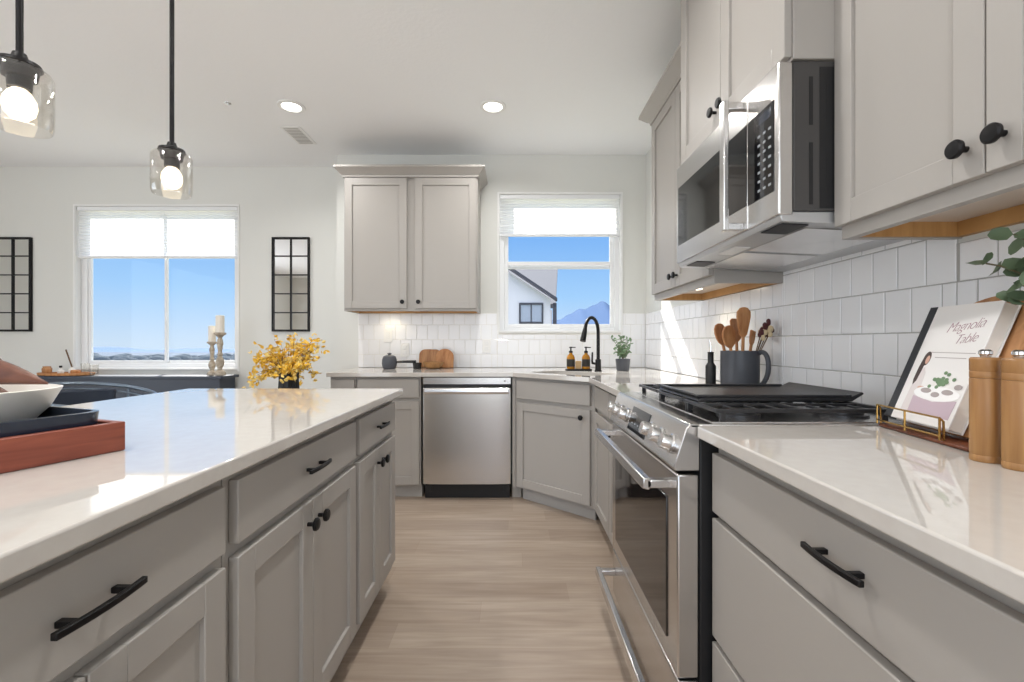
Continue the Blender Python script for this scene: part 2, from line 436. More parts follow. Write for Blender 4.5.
# ------------------------------------------------------------------ windows
def window(name, x0, x1, z0, z1, y0, y1, mull_x=None, rail_z=None, fr=0.06):
    w = bpy.data.objects.new(name, None); COL.objects.link(w); w['kind'] = 'structure'
    f = MB()
    f.box(x0, x0 + fr, y0, y1, z0, z1).box(x1 - fr, x1, y0, y1, z0, z1).box(x0 + fr, x1 - fr, y0, y1, z0, z0 + fr).box(x0 + fr, x1 - fr, y0, y1, z1 - .018, z1)
    f.build('window_frame', 'vinyl', w, bevel=.004)
    ym = (y0 + y1) / 2
    def sash(a0, a1, b0, b1, ya, yb, sf):
        s_ = MB()
        s_.box(a0, a0 + sf, ya, yb, b0, b1).box(a1 - sf, a1, ya, yb, b0, b1).box(a0 + sf, a1 - sf, ya, yb, b0, b0 + sf).box(a0 + sf, a1 - sf, ya, yb, b1 - (.014 if b1 > z1 - .1 else sf), b1)
        so = s_.build('sash', 'vinyl', w, bevel=.003)
        MB().box(a0 + sf - .004, a1 - sf + .004, (ya + yb) / 2 - .003, (ya + yb) / 2 + .003, b0 + sf - .004, b1 - .01).build('pane', 'glass', so, smooth=0)
    if mull_x is not None:
        sash(x0 + fr, mull_x + .02, z0 + fr, z1 - .018, y0 + .01, ym - .002, .026)
        sash(mull_x - .02, x1 - fr, z0 + fr, z1 - .018, ym + .002, y1 - .01, .026)
        MB().box(mull_x + .012, mull_x + .026, y0 - .005, y0 + .012, 1.32, 1.40).build('sash_latch', 'vinyl', w, bevel=.003)
    else:
        sash(x0 + fr, x1 - fr, z0 + fr, rail_z + .03, y0 + .01, ym - .002, .034)
        sash(x0 + fr, x1 - fr, rail_z - .03, z1 - .018, ym + .002, y1 - .01, .034)
    return w
window('window_1', W1[0], W1[1], W1[2], W1[3], YD + .055, YD + .118, mull_x=-3.235)
window('window_2', W2[0], W2[1], W2[2], W2[3], YK + .055, YK + .118, rail_z=1.80, fr=.045)
# painted sills, then white liners whose colour stands in for window-lit reveals
struct(MB().box(W1[0] + .001, W1[1] - .001, YD - .012, YD + .053, W1[2] + .0005, W1[2] + .018).build('trim_1', 'white', bevel=.003))
struct(MB().box(W2[0] + .001, W2[1] - .001, YK - .016, YK + .053, W2[2] + .0005, W2[2] + .018).build('trim_2', 'white', bevel=.003))

def daylit_liner(name, W, ya, yb):
    x0, x1, z0, z1 = W; k = .013
    m = MB().box(x0 - k, x0 + .0006, ya, yb, z0 - k, z1 + k).box(x1 - .0006, x1 + k, ya, yb, z0 - k, z1 + k).box(x0 + .0006, x1 - .0006, ya, yb, z1 - .0006, z1 + k)
    return struct(m.build(name, 'white', smooth=0))
daylit_liner('trim_7', W1, YD - .006, YD - .0002)
daylit_liner('trim_8', W2, YK - .011, YK - .0002)
for nm, W, ya, yb in (('trim_9', W1, YD + .0005, YD + .054), ('trim_10', W2, YK + .0005, YK + .054)):  # white jamb faces carry the window light as colour
    struct(MB().box(W[0] + .0002, W[0] + .004, ya, yb, W[2] + .019, W[3] - .0002).box(W[1] - .004, W[1] - .0002, ya, yb, W[2] + .019, W[3] - .0002).box(W[0] + .004, W[1] - .004, ya, yb, W[3] - .004, W[3] - .0002).build(nm, 'white', smooth=0))

def cell_shade(name, label, x0, x1, ztop, zbot, yc):
    ztop -= .001
    t = thing(name, label, 'window shade', ((x0 + x1) / 2, yc, ztop))
    hw = (x1 - x0) / 2
    h = ztop - zbot
    MB().box(-hw, hw, -.025, .024, -.035, 0).build('head_rail', 'vinyl', t, bevel=.004)
    m = MB(); n = int((h - .06) / .012)
    dz = (h - .055) / n
    prof = []
    for i in range(n + 1):
        prof.append((-.012 if i % 2 else -.007, -.035 - i * dz))
    for i in range(n):
        a, b = prof[i], prof[i + 1]
        m.face([(-hw + .004, a[0], a[1]), (hw - .004, a[0], a[1]), (hw - .004, b[0], b[1]), (-hw + .004, b[0], b[1])])
    m.build('pleated_fabric', 'shade', t, smooth=0)
    MB().box(-hw + .002, hw - .002, -.014, .012, -h, -h + .022).build('bottom_rail', 'vinyl', t, bevel=.004)
    return t
cell_shade('window_shade', 'wide white cellular shade across top of the two-pane dining window', W1[0] + .012, W1[1] - .012, W1[3] - .004, 1.90, YD + .029)
cell_shade('window_shade', 'narrow white cellular shade above the sink window', W2[0] + .008, W2[1] - .008, W2[3] - .004, 2.04, YK + .029)

# ------------------------------------------------------------------ backsplash
def tile_rect(mb, u0, u1, z0, z1, P, tw=0.0915):
    rows = [0.911, 1.022, 1.149, 1.276, 1.403, 1.53]
    g = .0016
    for ri in range(5):
        a, b = max(rows[ri], z0), min(rows[ri + 1], z1)
        if b - a < .012: continue
        k = math.floor(u0 / tw) - 1
        while (k - 1) * tw < u1:
            s0 = max(k * tw + (tw / 2 if ri % 2 else 0), u0); s1 = min((k + 1) * tw + (tw / 2 if ri % 2 else 0), u1)
            k += 1
            if s1 - s0 < .008: continue
            ua, ub, za, zb = s0 + g, s1 - g, a + g, b - g
            j = [random.uniform(0, .0003) for _ in range(4)]
            bk = [mb.bm.verts.new(P(u, z, .003)) for u, z in ((ua, za), (ub, za), (ub, zb), (ua, zb))]
            i_ = .0022
            md = [mb.bm.verts.new(P(u, z, .006)) for u, z in ((ua, za), (ub, za), (ub, zb), (ua, zb))]
            ft = [mb.bm.verts.new(P(u, z, .0072 + j[q])) for q, (u, z) in enumerate(((ua + i_, za + i_), (ub - i_, za + i_), (ub - i_, zb - i_), (ua + i_, zb - i_)))]
            mb.bridge(bk, md); mb.bridge(md, ft); mb.bm.faces.new(ft)
def PR(u, z, d): return (XR - d, u, z)
def PB(u, z, d): return (u, YK - d, z)
t = MB(); tile_rect(t, .30, 1.150, .911, 1.374, PR); tile_rect(t, 1.150, 1.890, .911, 1.446, PR); tile_rect(t, 1.890, YK - .009, .911, 1.374, PR)
sp = struct(t.build('backsplash', 'tile', smooth=0)); sp.name = 'trim_3'
g = struct(MB().box(XR - .0045, XR - .0002, .30, YK - .005, .911, 1.374).box(XR - .0045, XR - .0002, 1.152, 1.888, 1.374, 1.446).build('grout', 'grout', smooth=0)); g.name = 'trim_4'
t = MB(); tile_rect(t, -1.326, W2[0] - .013, .911, 1.374, PB); tile_rect(t, W2[0] - .013, W2[1] + .013, .911, W2[2] - .014, PB)
tile_rect(t, W2[1] + .013, XR - .009, .911, 1.374, PB)
sp = struct(t.build('backsplash', 'tile', smooth=0)); sp.name = 'trim_5'
g = struct(MB().box(-1.326, XR - .005, YK - .0045, YK - .0002, .911, W2[2]).box(-1.326, W2[0], YK - .0045, YK - .0002, W2[2], 1.374).box(W2[1], XR - .005, YK - .0045, YK - .0002, W2[2], 1.374).build('grout', 'palegrout', smooth=0)); g.name = 'trim_6'

# ------------------------------------------------------------------ cabinets
# local frame of every cabinet: x along the face, y = 0 at the door fronts going back, z up
def shaker(mb, x0, x1, z0, z1, y=0.0, t=.02, fr=.057, rec=.010):
    mb.box(x0, x0 + fr, y, y + t, z0, z1).box(x1 - fr, x1, y, y + t, z0, z1)
    mb.box(x0 + fr, x1 - fr, y, y + t, z0, z0 + fr).box(x0 + fr, x1 - fr, y, y + t, z1 - fr, z1)
    mb.box(x0 + fr - .002, x1 - fr + .002, y + rec, y + t - .001, z0 + fr - .002, z1 - fr + .002)
    return mb
def knob(parent, x, z, y=0.0, s=1.0):
    return MB().lathe([(.0055 * s, 0), (.0055 * s, .012), (.009 * s, .016), (.0165 * s, .019), (.017 * s, .024), (.014 * s, .0275), (.004, .0285)], (x, y, z), (0, -1, 0), 22).build('knob', 'black', parent)
def pull(parent, x, z, length=.126, y=0.0):
    m = MB(); h = length / 2
    for sg in (-1, 1): m.box(x + sg * (h - .026) - .005, x + sg * (h - .026) + .005, y - .024, y, z - .0042, z + .0042)
    n = 12; rows = []
    for i in range(n + 1):
        u = -1 + 2 * i / n
        yy = y - .021 - .005 * (1 - u * u); hh = .0046
        rows.append([m.bm.verts.new((x + u * h, yy - .004, z - hh)), m.bm.verts.new((x + u * h, yy + .004, z - hh)), m.bm.verts.new((x + u * h, yy + .004, z + hh)), m.bm.verts.new((x + u * h, yy - .004, z + hh))])
    for i in range(n): m.bridge(rows[i], rows[i + 1])
    m.bm.faces.new(rows[0][::-1]); m.bm.faces.new(rows[-1])
    return m.build('pull_handle', 'black', parent, bevel=.0012)
def drawer(parent, x0, x1, z0, z1, hardware='pull', slab=True, name='drawer'):
    m = MB()
    if slab: m.box(x0, x1, 0, .02, z0, z1)
    else: shaker(m, x0, x1, z0, z1)
    d = m.build(name, 'cab', parent, bevel=.0022)
    if hardware == 'pull': pull(d, (x0 + x1) / 2, (z0 + z1) / 2)
    return d
def door(parent, x0, x1, z0, z1, kx=None, kz=None):
    d = shaker(MB(), x0, x1, z0, z1).build('door', 'cab', parent, bevel=.0018)
    if kx is not None: knob(d, kx, kz)
    return d
def base_cab(label, loc, rz, w, d=.60, group=None, kick=.09, end_open=False):
    t = thing('base_cabinet', label, 'cabinet', loc, rz, group)
    MB().box(0.0005, w - .0005, .0205, d, kick, CB - .001).build('carcass', 'cab', t, bevel=.001)
    MB().box(0.0005, w - .0005, .068, d - .01, 0.0005, kick - .0005).build('toe_kick', 'kick', t)
    return t
ISL = 'cabinets along the aisle side of the island'
ZD0, ZD1, ZO0, ZO1 = .728, .853, .135, .702
ZB0 = .106     # drawer front and door heights
IX = -.535
# island units run along +Y, face +X
isl = [(.275, .857, 'island base cabinet nearest the viewpoint, under the wooden tray end'),
       (.859, 1.553, 'widest island base cabinet, in the middle of the island run'),
       (1.555, 2.062, 'narrow island base cabinet at the far end towards the dishwasher')]
for (ya, yb, lab) in isl:
    w = yb - ya
    c = base_cab(lab, (IX, ya, 0), R(90), w, .60, ISL)
    e_ = .018
    drawer(c, e_, w - e_, ZD0, ZD1)
    door(c, e_, w / 2 - .0018, ZO0, ZO1, w / 2 - .032, ZO1 - .055)
    door(c, w / 2 + .0018, w - e_, ZO0, ZO1, w / 2 + .032, ZO1 - .055)
ip = MB().box(-1.17, -1.137, .275, 2.062, 0.0005, CB - .001)
tag(ip.build('island_back_panel', 'cab', bevel=.002), 'plain greige panel closing the seating side of the island', 'panel')
tag(MB().box(-1.50, -.508, .25, 2.08, CB, CT).build('island_countertop', 'quartz', bevel=.004, seg=3), 'long white quartz slab topping the island', 'countertop')

# back run
YF = 3.215
BK = 'base cabinets along the back wall'
cA = base_cab('narrow base cabinet at the left end of the back counter', (-1.312, YF, 0), 0, .186, YK - YF - .001, BK)
drawer(cA, .010, .178, ZD0, ZD1 + .005, hardware=None); door(cA, .010, .178, ZB0, ZO1)
cB = base_cab('base cabinet directly left of the dishwasher', (-1.124, YF, 0), 0, .462, YK - YF - .001, BK)
drawer(cB, .012, .452, ZD0, ZD1 + .005, hardware=None); door(cB, .012, .452, ZB0, ZO1, .045, ZO1 - .06)
# corner cabinet with an angled front under the sink
DA, DB = Vector((0.003, YF, 0)), Vector((.497, 2.770, 0))
dd = (DB - DA); dw = dd.length; drz = math.atan2(dd.y, dd.x)
cS = thing('corner_sink_cabinet', 'angled corner base cabinet under the sink beside the dishwasher', 'cabinet', DA, drz)
m = MB()
m.box(.002, dw - .002, .0205, .04, .09, CB - .001)
m.build('face_frame', 'cab', cS, bevel=.001)
m = MB()
m.prism([(-.004, YF + .005), (.018, YF + .005), (.030, YF + .03), (.030, YK - .01), (-.004, YK - .01)], .09, CB - .001)
m.prism([(-.004, YF + .055), (.06, YF + .055), (.06, YF + .075), (-.004, YF + .075)], .0005, .0895)
m.prism([(.525, 2.772), (XR - .012, 2.772), (XR - .012, 2.79), (.525, 2.79)], .10, CB - .001)
m.prism([(.04, YF + .095), (.62, 2.80), (XR - .015, 2.80), (XR - .015, YK - .015), (.04, YK - .015)], .10, .12)
m.build('carcass', 'cab', cS, world=True)
MB().box(.03, dw - .03, .068, .085, 0.0005, .0895).build('toe_kick', 'kick', cS)
drawer(cS, .03, dw - .03, ZD0, ZD1 + .005, hardware=None, name='false_drawer_front'); door(cS, .03, dw - .03, ZB0, ZO1, dw - .085, ZO1 - .05)
# right run: origin at the far end, x runs towards the viewpoint
RXF = .497
cR = base_cab('base cabinet between the range and the angled sink cabinet', (RXF, 2.765, 0), R(-90), .858, XR - RXF - .001)
drawer(cR, .02, .424, ZD0, ZD1 + .005, hardware=None); drawer(cR, .434, .844, ZD0, ZD1 + .005, hardware=None)
door(cR, .02, .424, ZB0, ZO1, .39, ZO1 - .06); door(cR, .434, .844, ZB0, ZO1, .468, ZO1 - .06)
cN = base_cab('three-drawer base cabinet in the right foreground beside the range', (RXF, 1.134, 0), R(-90), .914, XR - RXF - .001)
dN = drawer(cN, .010, .904, .700, .846, hardware=None); pull(dN, .457, .790); drawer(cN, .010, .904, .392, .684); drawer(cN, .010, .904, .125, .376)

# countertops
tag(MB().box(.465, XR - .0095, .20, 1.137, CB, CT).build('countertop', 'quartz', bevel=.004, seg=3), 'white quartz worktop in the right foreground holding the cookbook stand', 'countertop')
def slab_hole(outer, hole, z0, z1):
    mb = MB(); bm = mb.bm
    for z in (z0, z1):
        vo = [bm.verts.new((x, y, z)) for x, y in outer]; vh = [bm.verts.new((x, y, z)) for x, y in hole]
        ed = [bm.edges.new((vo[i], vo[(i + 1) % len(vo)])) for i in range(len(vo))] + [bm.edges.new((vh[i], vh[(i + 1) % len(vh)])) for i in range(len(vh))]
        bmesh.ops.triangle_fill(bm, edges=ed, use_beauty=True)
        if z == z0: lo, lh = vo, vh
        else: mb.bridge(lo, vo); mb.bridge(lh, vh)
    return mb
tdir = Vector((.465, -.44, 0)).normalized(); ndir = Vector((.44, .465, 0)).normalized()
mid = Vector((.2325, 2.97, 0))
def SK(tv, nv, z=0.0):
    p = mid + tdir * tv + ndir * nv
    return Vector((p.x, p.y, z))
def rrect(hx, hy, r, n=5):
    out = []
    for cx, cy, a0 in ((hx - r, hy - r, 0), (-hx + r, hy - r, 90), (-hx + r, -hy + r, 180), (hx - r, -hy + r, 270)):
        for i in range(n + 1):
            a = R(a0 + 90 * i / n); out.append((cx + r * math.cos(a), cy + r * math.sin(a)))
    return out
SN = .27
hole = [tuple(SK(a, SN + b).xy) for a, b in rrect(.275, .165, .04)]
outer = [(-1.326, 3.19), (0.0, 3.19), (.465, 2.75), (.465, 1.904), (XR - .0095, 1.904), (XR - .0095, YK - .0095), (-1.326, YK - .0095)]
tag(slab_hole(outer, hole, CB, CT).build('countertop', 'quartz', bevel=.002, smooth=25), 'white quartz worktop along the back wall turning the sink corner to the range', 'countertop')
sk = thing('sink', 'stainless undermount sink set in the angled corner of the worktop', 'sink', SK(0, SN, CB - .2), math.atan2(tdir.y, tdir.x))
m = MB(); loops = []
for hx, hy, z in ((.29, .18, .1985), (.276, .166, .1985), (.272, .162, .02), (.255, .145, .004), (.05, .03, 0.0)):
    loops.append([m.bm.verts.new((x, y, z)) for x, y in rrect(hx, hy, min(.045, hy * .5))])
for i in range(len(loops) - 1): m.bridge(loops[i], loops[i + 1])
m.bm.faces.new(loops[-1])
m.build('basin', 'steel', sk, smooth=40)
MB().lathe([(.045, 0), (.045, .003), (.03, .002), (.028, -.003)], (0, 0, .003)).build('drain', 'chrome', sk)

# wall cabinets ------------------------------------------------------------
def wall_cab(label, loc, rz, w, d, h, doors, knob_h=.05, crown=True, rail=True, seam_knobs=True, group=None, door_z0=.02, dtop=.015, under=True):
    t = thing('wall_cabinet', label, 'cabinet', loc, rz, group)
    m = MB().box(.0005, w - .0005, .0205, d, .0505, h)
    if not under: m = MB().box(.0005, w - .0005, .0205, d, .0, h)
    m.build('carcass', 'cab', t, bevel=.001)
    if under:
        f = MB().box(.0005, w - .0005, .0205, .045, 0, .0503).box(.0005, .0185, .045, d, 0, .0503).box(w - .0185, w - .0005, .045, d, 0, .0503)
        f.build('bottom_rail', 'cab', t, bevel=.001)
        MB().box(.019, w - .019, .0455, d - .001, .040, .0502).build('underside_panel', 'cabunder', t)
        MB().box(.019, w - .019, d - .02, d - .001, .003, .0398).box(.019, .026, .0455, d - .0205, .003, .0398).box(w - .026, w - .019, .0455, d - .0205, .003, .0398).build('hanging_cleat', 'maple', t)
    z1 = h - dtop
    n = len(doors)
    for i, (a, b) in enumerate(doors):
        kx = None
        if seam_knobs:
            kx = (b - .030) if i % 2 == 0 else (a + .030)
        door(t, a, b, door_z0, z1, kx, door_z0 + knob_h)
    if crown:
        MB().sweep_u(w, d - .001, [(-.012, h - .012), (.004, h - .012), (.008, h + .004), (.02, h + .012), (.052, h + .046), (.058, h + .05), (.058, h + .066), (-.012, h + .066)]).build('crown_moulding', 'cab', t, smooth=25)
        MB().box(.012, w - .012, .012, d - .002, h + .0005, h + .055).build('top_filler', 'cab', t)
    return t
wb = wall_cab('two-door wall cabinet on the back wall left of the sink window', (-1.332, 3.53, 1.372), 0, 1.055, YK - 3.53 - .001, 1.060, [(.012, .497), (.562, 1.043)])
WX = .825
wd = XR - WX - .0015
far = wall_cab('two-door wall cabinet between the microwave and the back corner', (WX, 2.69, 1.372), R(-90), .803, wd, 1.06, [(.010, .3985), (.4015, .793)], knob_h=.055, door_z0=.034)
mwc = wall_cab('deep wall cabinet directly above the microwave', (.70, 1.885, 1.851), R(-90), .73, XR - .70 - .0015, .80, [(.006, .3635), (.3665, .724)], knob_h=.055, crown=True, under=False, door_z0=.008)
near = wall_cab('two-door wall cabinet in the upper right foreground over the cookbook', (WX, 1.158, 1.385), R(-90), .73, wd, 1.05, [(.002, .3695), (.3725, .724)], knob_h=.055, door_z0=.032, crown=True)

# ------------------------------------------------------------------ dishwasher
dwx = thing('dishwasher', 'stainless steel dishwasher between the back wall cabinets', 'dishwasher', (-.657, 3.195, 0), 0)
Wd = .652
MB().box(.012, Wd - .006, .05, .55, .105, CB - .004).build('tub', 'blackplastic', dwx)
def bowed(mb, x0, x1, z0, z1, y, bow, th, n=16):
    fr = []; bk = []
    for i in range(n + 1):
        u = i / n; x = x0 + (x1 - x0) * u
        yy = y - bow * (1 - (2 * u - 1) ** 4)
        fr.append((x, yy)); bk.append((x, y + th))
    mb.prism(fr + bk[::-1], z0, z1)
    return mb
bowed(MB(), .014, Wd - .010, .825, CB - .006, .018, .004, .03).build('control_strip', 'steel', dwx, bevel=.002)
dd_ = bowed(MB(), .014, Wd - .010, .112, .800, .018, .010, .035).build('door', 'steel', dwx, bevel=.004)
MB().box(.02, Wd - .016, .022, .05, .800, .825).build('handle_recess', 'blackplastic', dwx)
MB().prism([(-.016, .758), (-.026, .772), (-.024, .795), (-.016, .803), (.012, .803), (.012, .758)], .03, Wd - .026, 'x').build('pocket_handle', 'steeltop', dwx, bevel=.003)
MB().box(.022, Wd - .018, .060, .080, .0005, .108).box(.05, .075, .055, .060, .045, .09).box(Wd - .09, Wd - .065, .055, .060, .045, .09).build('toe_kick', 'blackplastic', dwx, bevel=.003)
MB().box(Wd - .06, Wd - .045, .0125, .0145, .846, .852).build('badge', 'darkside', dwx)

# ------------------------------------------------------------------ range
rg = thing('range', 'stainless gas range with black cast iron grates', 'range', (0, 1.52, 0), 0)
Y0, Y1 = -.377, .377        # local y, near and far side
MB().box(.475, XR - .04, Y0, Y1, .03, .903).build('body', 'blackplastic', rg, bevel=.003)
for yy in (Y0 + .05, Y1 - .05):
    for xx in (.52, XR - .1): MB().cyl((xx, yy, .0005), (xx, yy, .03), .018).build('foot', 'blackplastic', rg)
od = MB().box(.418, .474, Y0 + .002, Y1 - .002, .265, .785).build('oven_door', 'steel', rg, bevel=.005)
MB().box(.414, .4195, Y0 + .075, Y1 - .075, .325, .705).build('door_window', 'smokeglass', od, bevel=.002)
def bar_handle(parent, z, x, yl, r=.013):
    m = MB()
    m.tube([(x, -yl, z), (x, yl, z)], r, 16)
    for sg in (-1, 1):
        m.box(x, .419, sg * (yl - .05) - .012, sg * (yl - .05) + .012, z - .011, z + .011)
    return m.build('handle', 'steeltop', parent, bevel=.002)
def flat_handle(parent, z, x, yl):
    m = MB()
    prof = [(x - .013, z - .012), (x + .006, z - .017), (x + .014, z - .004), (x + .010, z + .015), (x - .009, z + .015)]
    lo = [m.bm.verts.new((a, -yl, b)) for a, b in prof]; hi = [m.bm.verts.new((a, yl, b)) for a, b in prof]
    m.bridge(lo, hi); m.bm.faces.new(lo[::-1]); m.bm.faces.new(hi)
    for sg in (-1, 1): m.box(x, .420, sg * (yl - .014) - .014, sg * (yl - .014) + .014, z - .012, z + .010)
    return m.build('handle', 'steeltop', parent, bevel=.003)
flat_handle(od, .752, .350, .345)
dr = MB().box(.420, .474, Y0 + .002, Y1 - .002, .075, .257).build('warming_drawer', 'steel', rg, bevel=.005)
flat_handle(dr, .180, .352, .345)
# slanted control panel
cp = MB().prism([(.474, .795), (.412, .795), (.408, .803), (.440, .903), (.450, .914), (.474, .914)], Y0, Y1, 'y')
# prism 'y' takes (x, z)
cpo = cp.build('control_panel', 'steel', rg, bevel=.002)
sl = Vector((.440 - .408, 0, .903 - .803)).normalized(); nn = Vector((-sl.z, 0, sl.x))
pc = Vector((.424, 0, .853))
for yk in (-.325, -.235, -.145, .145, .235, .325):
    k = MB().lathe([(.026, 0), (.026, .006), (.021, .009), (.020, .030), (.018, .034), (.004, .0345)], pc + Vector((0, yk, 0)) + nn * .0005, nn, 24)
    k.build('knob', 'steeltop', cpo, smooth=30)
q = Matrix.Translation(pc) @ Matrix(((nn.x, 0, sl.x, 0), (0, 1, 0, 0), (nn.z, 0, sl.z, 0), (0, 0, 0, 1)))
MB().box(.0004, .002, -.10, .10, -.040, .042, q).build('touch_display', 'blackglass', cpo)
for i in range(5):
    MB().box(.0021, .0024, -.085 + i * .035, -.075 + i * .035, -.015, -.011, q).build('display_mark', 'display', cpo, smooth=0)
# cooktop
ct = MB().box(.4505, XR - .035, Y0, Y1, .9035, .9135).build('cooktop', 'steeltop', rg, bevel=.003)
MB().box(.515, XR - .09, Y0 + .02, Y1 - .02, .9137, .9155).build('burner_tray', 'steeltop', ct)
MB().box(XR - .088, XR - .037, Y0 + .01, Y1 - .01, .9137, .930).build('rear_vent_trim', 'iron', ct, bevel=.003)
for yy, xx, rr in ((-.24, .64, .045), (-.24, .93, .055), (.24, .64, .05), (.24, .93, .04)):
    MB().lathe([(rr + .012, 0), (rr + .012, .006), (rr, .008), (rr, .016), (rr - .006, .019), (.004, .019)], (xx, yy, .9156), n=26).build('burner', 'iron', rg)
def grate(ya, yb):
    m = MB(); z0, z1 = .940, .949; x0, x1 = .525, .985; b = .0048
    for y in (ya + b, yb - b): m.box(x0, x1, y - b, y + b, z0 - .002, z1)
    for x in (x0 + b, (x0 + x1) / 2, x1 - b): m.box(x - b, x + b, ya + 2 * b, yb - 2 * b, z0 - .001, z1)
    n = 3
    ym = (ya + yb) / 2
    m.box(x0 + 2 * b, x1 - 2 * b, ym - b * .7, ym + b * .7, z0, z1)
    for i in range(1, 8):
        if i == 4: continue
        x = x0 + (x1 - x0) * i / 8
        m.box(x - b * .6, x + b * .6, ya + 2 * b, ym - .03, z0 + .002, z1); m.box(x - b * .6, x + b * .6, ym + .03, yb - 2 * b, z0 + .002, z1)
    for x in (x0 + .02, x1 - .02):
        for y in (ya + b, yb - b): m.box(x - .008, x + .008, y - b, y + b, .9157, z0)
    return m.build('grate', 'iron', rg, bevel=.002)
grate(Y0 + .022, -.128); grate(.128, Y1 - .022); grate(-.125, .125)
m = MB()
m.prism([(.535, .950), (.985, .950), (1.02, .972), (1.015, .978), (.98, .962), (.545, .962)], -.215, .135, 'y')
m.box(.54, .985, -.215, -.205, .962, .970).box(.54, .985, .125, .135, .962, .970).box(.535, .547, -.215, .135, .962, .970)
gr_ = m.build('griddle_plate', 'iron', None, bevel=.003); gr_.location = (0, 1.52, 0)
tag(gr_, 'flat black griddle plate lying over the range grates', 'griddle')

# ------------------------------------------------------------------ microwave
mw = thing('microwave', 'stainless over-the-range microwave under the deep wall cabinet', 'microwave', (0, 1.52, 1.447), 0)
A0, A1 = -.360, .365
FX = .685
MB().box(FX + .038, XR - .002, A0, A1, 0.014, .400).build('case', 'darkside', mw, bevel=.003)
m = MB()
for i in range(2):
    for (za, zb) in ((.03, .19), (.235, .36)): m.box(FX + .078 + i * .045, FX + .088 + i * .045, A0 - .0008, A0 + .002, za, zb)
m.box(FX + .105, FX + .30, A0 - .0006, A0 + .002, .02, .385)
m.build('side_vents', 'blackplastic', mw)
dm = MB().box(FX, FX + .0375, A0 + .155, A1, .004, .400).build('door', 'steel', mw, bevel=.004)
MB().box(FX - .0015, FX + .003, A0 + .158, A1 - .022, .075, .312).build('door_window', 'blackglass', dm, bevel=.001)
pm = MB().box(FX, FX + .0375, A0, A0 + .153, .004, .400).build('control_panel', 'steel', mw, bevel=.004)
MB().box(FX - .0015, FX + .003, A0 + .020, A0 + .152, .072, .312).build('keypad_glass', 'blackglass', pm, bevel=.001)
m = MB()
for r_ in range(7):
    for c_ in range(3): m.box(FX - .0021, FX - .0014, A0 + .032 + c_ * .026, A0 + .044 + c_ * .026, .092 + r_ * .025, .0985 + r_ * .025)
m.build('keys', 'display', pm)
MB().box(FX - .0021, FX - .0014, A0 + .034, A0 + .092, .276, .300).build('clock_display', pmat('display_dark_blue', rgb(40, 48, 62), 0.2), pm)
hm = MB()
hy = A0 + .185
hm.box(FX - .062, FX - .046, hy - .015, hy + .015, .006, .392)
hm.box(FX - .048, FX + .001, hy - .010, hy + .010, .008, .030).box(FX - .048, FX + .001, hy - .010, hy + .010, .366, .390)
hm.build('handle', 'steeltop', dm, bevel=.003)
# underside: sloping vent hood with grease filters and lamp
MB().prism([(FX + .005, .004), (FX + .012, -.012), (XR - .06, -.030), (XR - .004, -.030), (XR - .004, .0135), (FX + .03, .0135)], A0 + .004, A1 - .004, 'y').build('vent_base', 'filter', mw, bevel=.003)
def under(x0, x1, y0, y1, name, mat, d=.003):
    m = MB()
    def zz(x): return -.012 - .018 * (x - FX - .012) / (XR - .06 - FX - .012)
    m.bm.verts.ensure_lookup_table()
    lo = [m.bm.verts.new((x, y, zz(x) - d)) for x, y in ((x0, y0), (x1, y0), (x1, y1), (x0, y1))]
    hi = [m.bm.verts.new((x, y, zz(x) - .0005)) for x, y in ((x0, y0), (x1, y0), (x1, y1), (x0, y1))]
    m.bridge(lo, hi); m.bm.faces.new(lo[::-1]); m.bm.faces.new(hi)
    return m.build(name, mat, mw)
under(FX + .10, XR - .10, A0 + .05, -.015, 'grease_filter', 'steeltop'); under(FX + .10, XR - .10, .015, A1 - .05, 'grease_filter', 'steeltop')
under(FX + .035, FX + .085, -.06, .06, 'lamp_lens', 'plate'); under(FX + .02, FX + .09, A0 + .02, A0 + .12, 'latch_recess', 'blackplastic')
under(FX + .02, FX + .09, A1 - .16, A1 - .06, 'latch_recess', 'blackplastic')

# ------------------------------------------------------------------ lights of the room
def can(x, y, label, visible=True, power=CAN_POWER):
    t = thing('recessed_light', label, 'ceiling light', (x, y, CEIL), 0, 'recessed ceiling lights')
    MB().lathe([(.062, -.0005), (.088, -.0005), (.090, -.005), (.086, -.009), (.064, -.010), (.062, -.004)], cap=False, n=32).build('trim_ring', 'white', t)
    MB().lathe([(.004, -.0035), (.060, -.0035), (.0615, -.0005)], n=32, cap=False).build('lens', 'canlens', t)
    d = bpy.data.lights.new('downlight', 'AREA'); d.shape = 'DISK'; d.size = .12; d.energy = power; d.color = CAN_COLOR
    d.spread = R(150)
    o = bpy.data.objects.new('downlight', d); COL.objects.link(o); o.parent = t; o.location = (0, 0, -.015)
can(-1.51, 3.066, 'lit recessed ceiling light left of the wall cabinet, near the ceiling vent')
can(-.136, 3.066, 'lit recessed ceiling light in front of the sink window')
for i, (x, y) in enumerate(((-.05, 1.35), (-1.45, .6), (-.05, -.9), (-1.6, -1.2), (-3.4, 1.5), (-3.4, -.6))):
    can(x, y, power=12.5 if abs(x) < .2 else CAN_POWER, label=['recessed ceiling light above the aisle by the range', 'recessed ceiling light above the near end of the island', 'recessed ceiling light above the aisle behind the viewpoint',
               'recessed ceiling light far behind the island', 'recessed ceiling light above the dining area', 'recessed ceiling light at the rear of the dining area'][i])
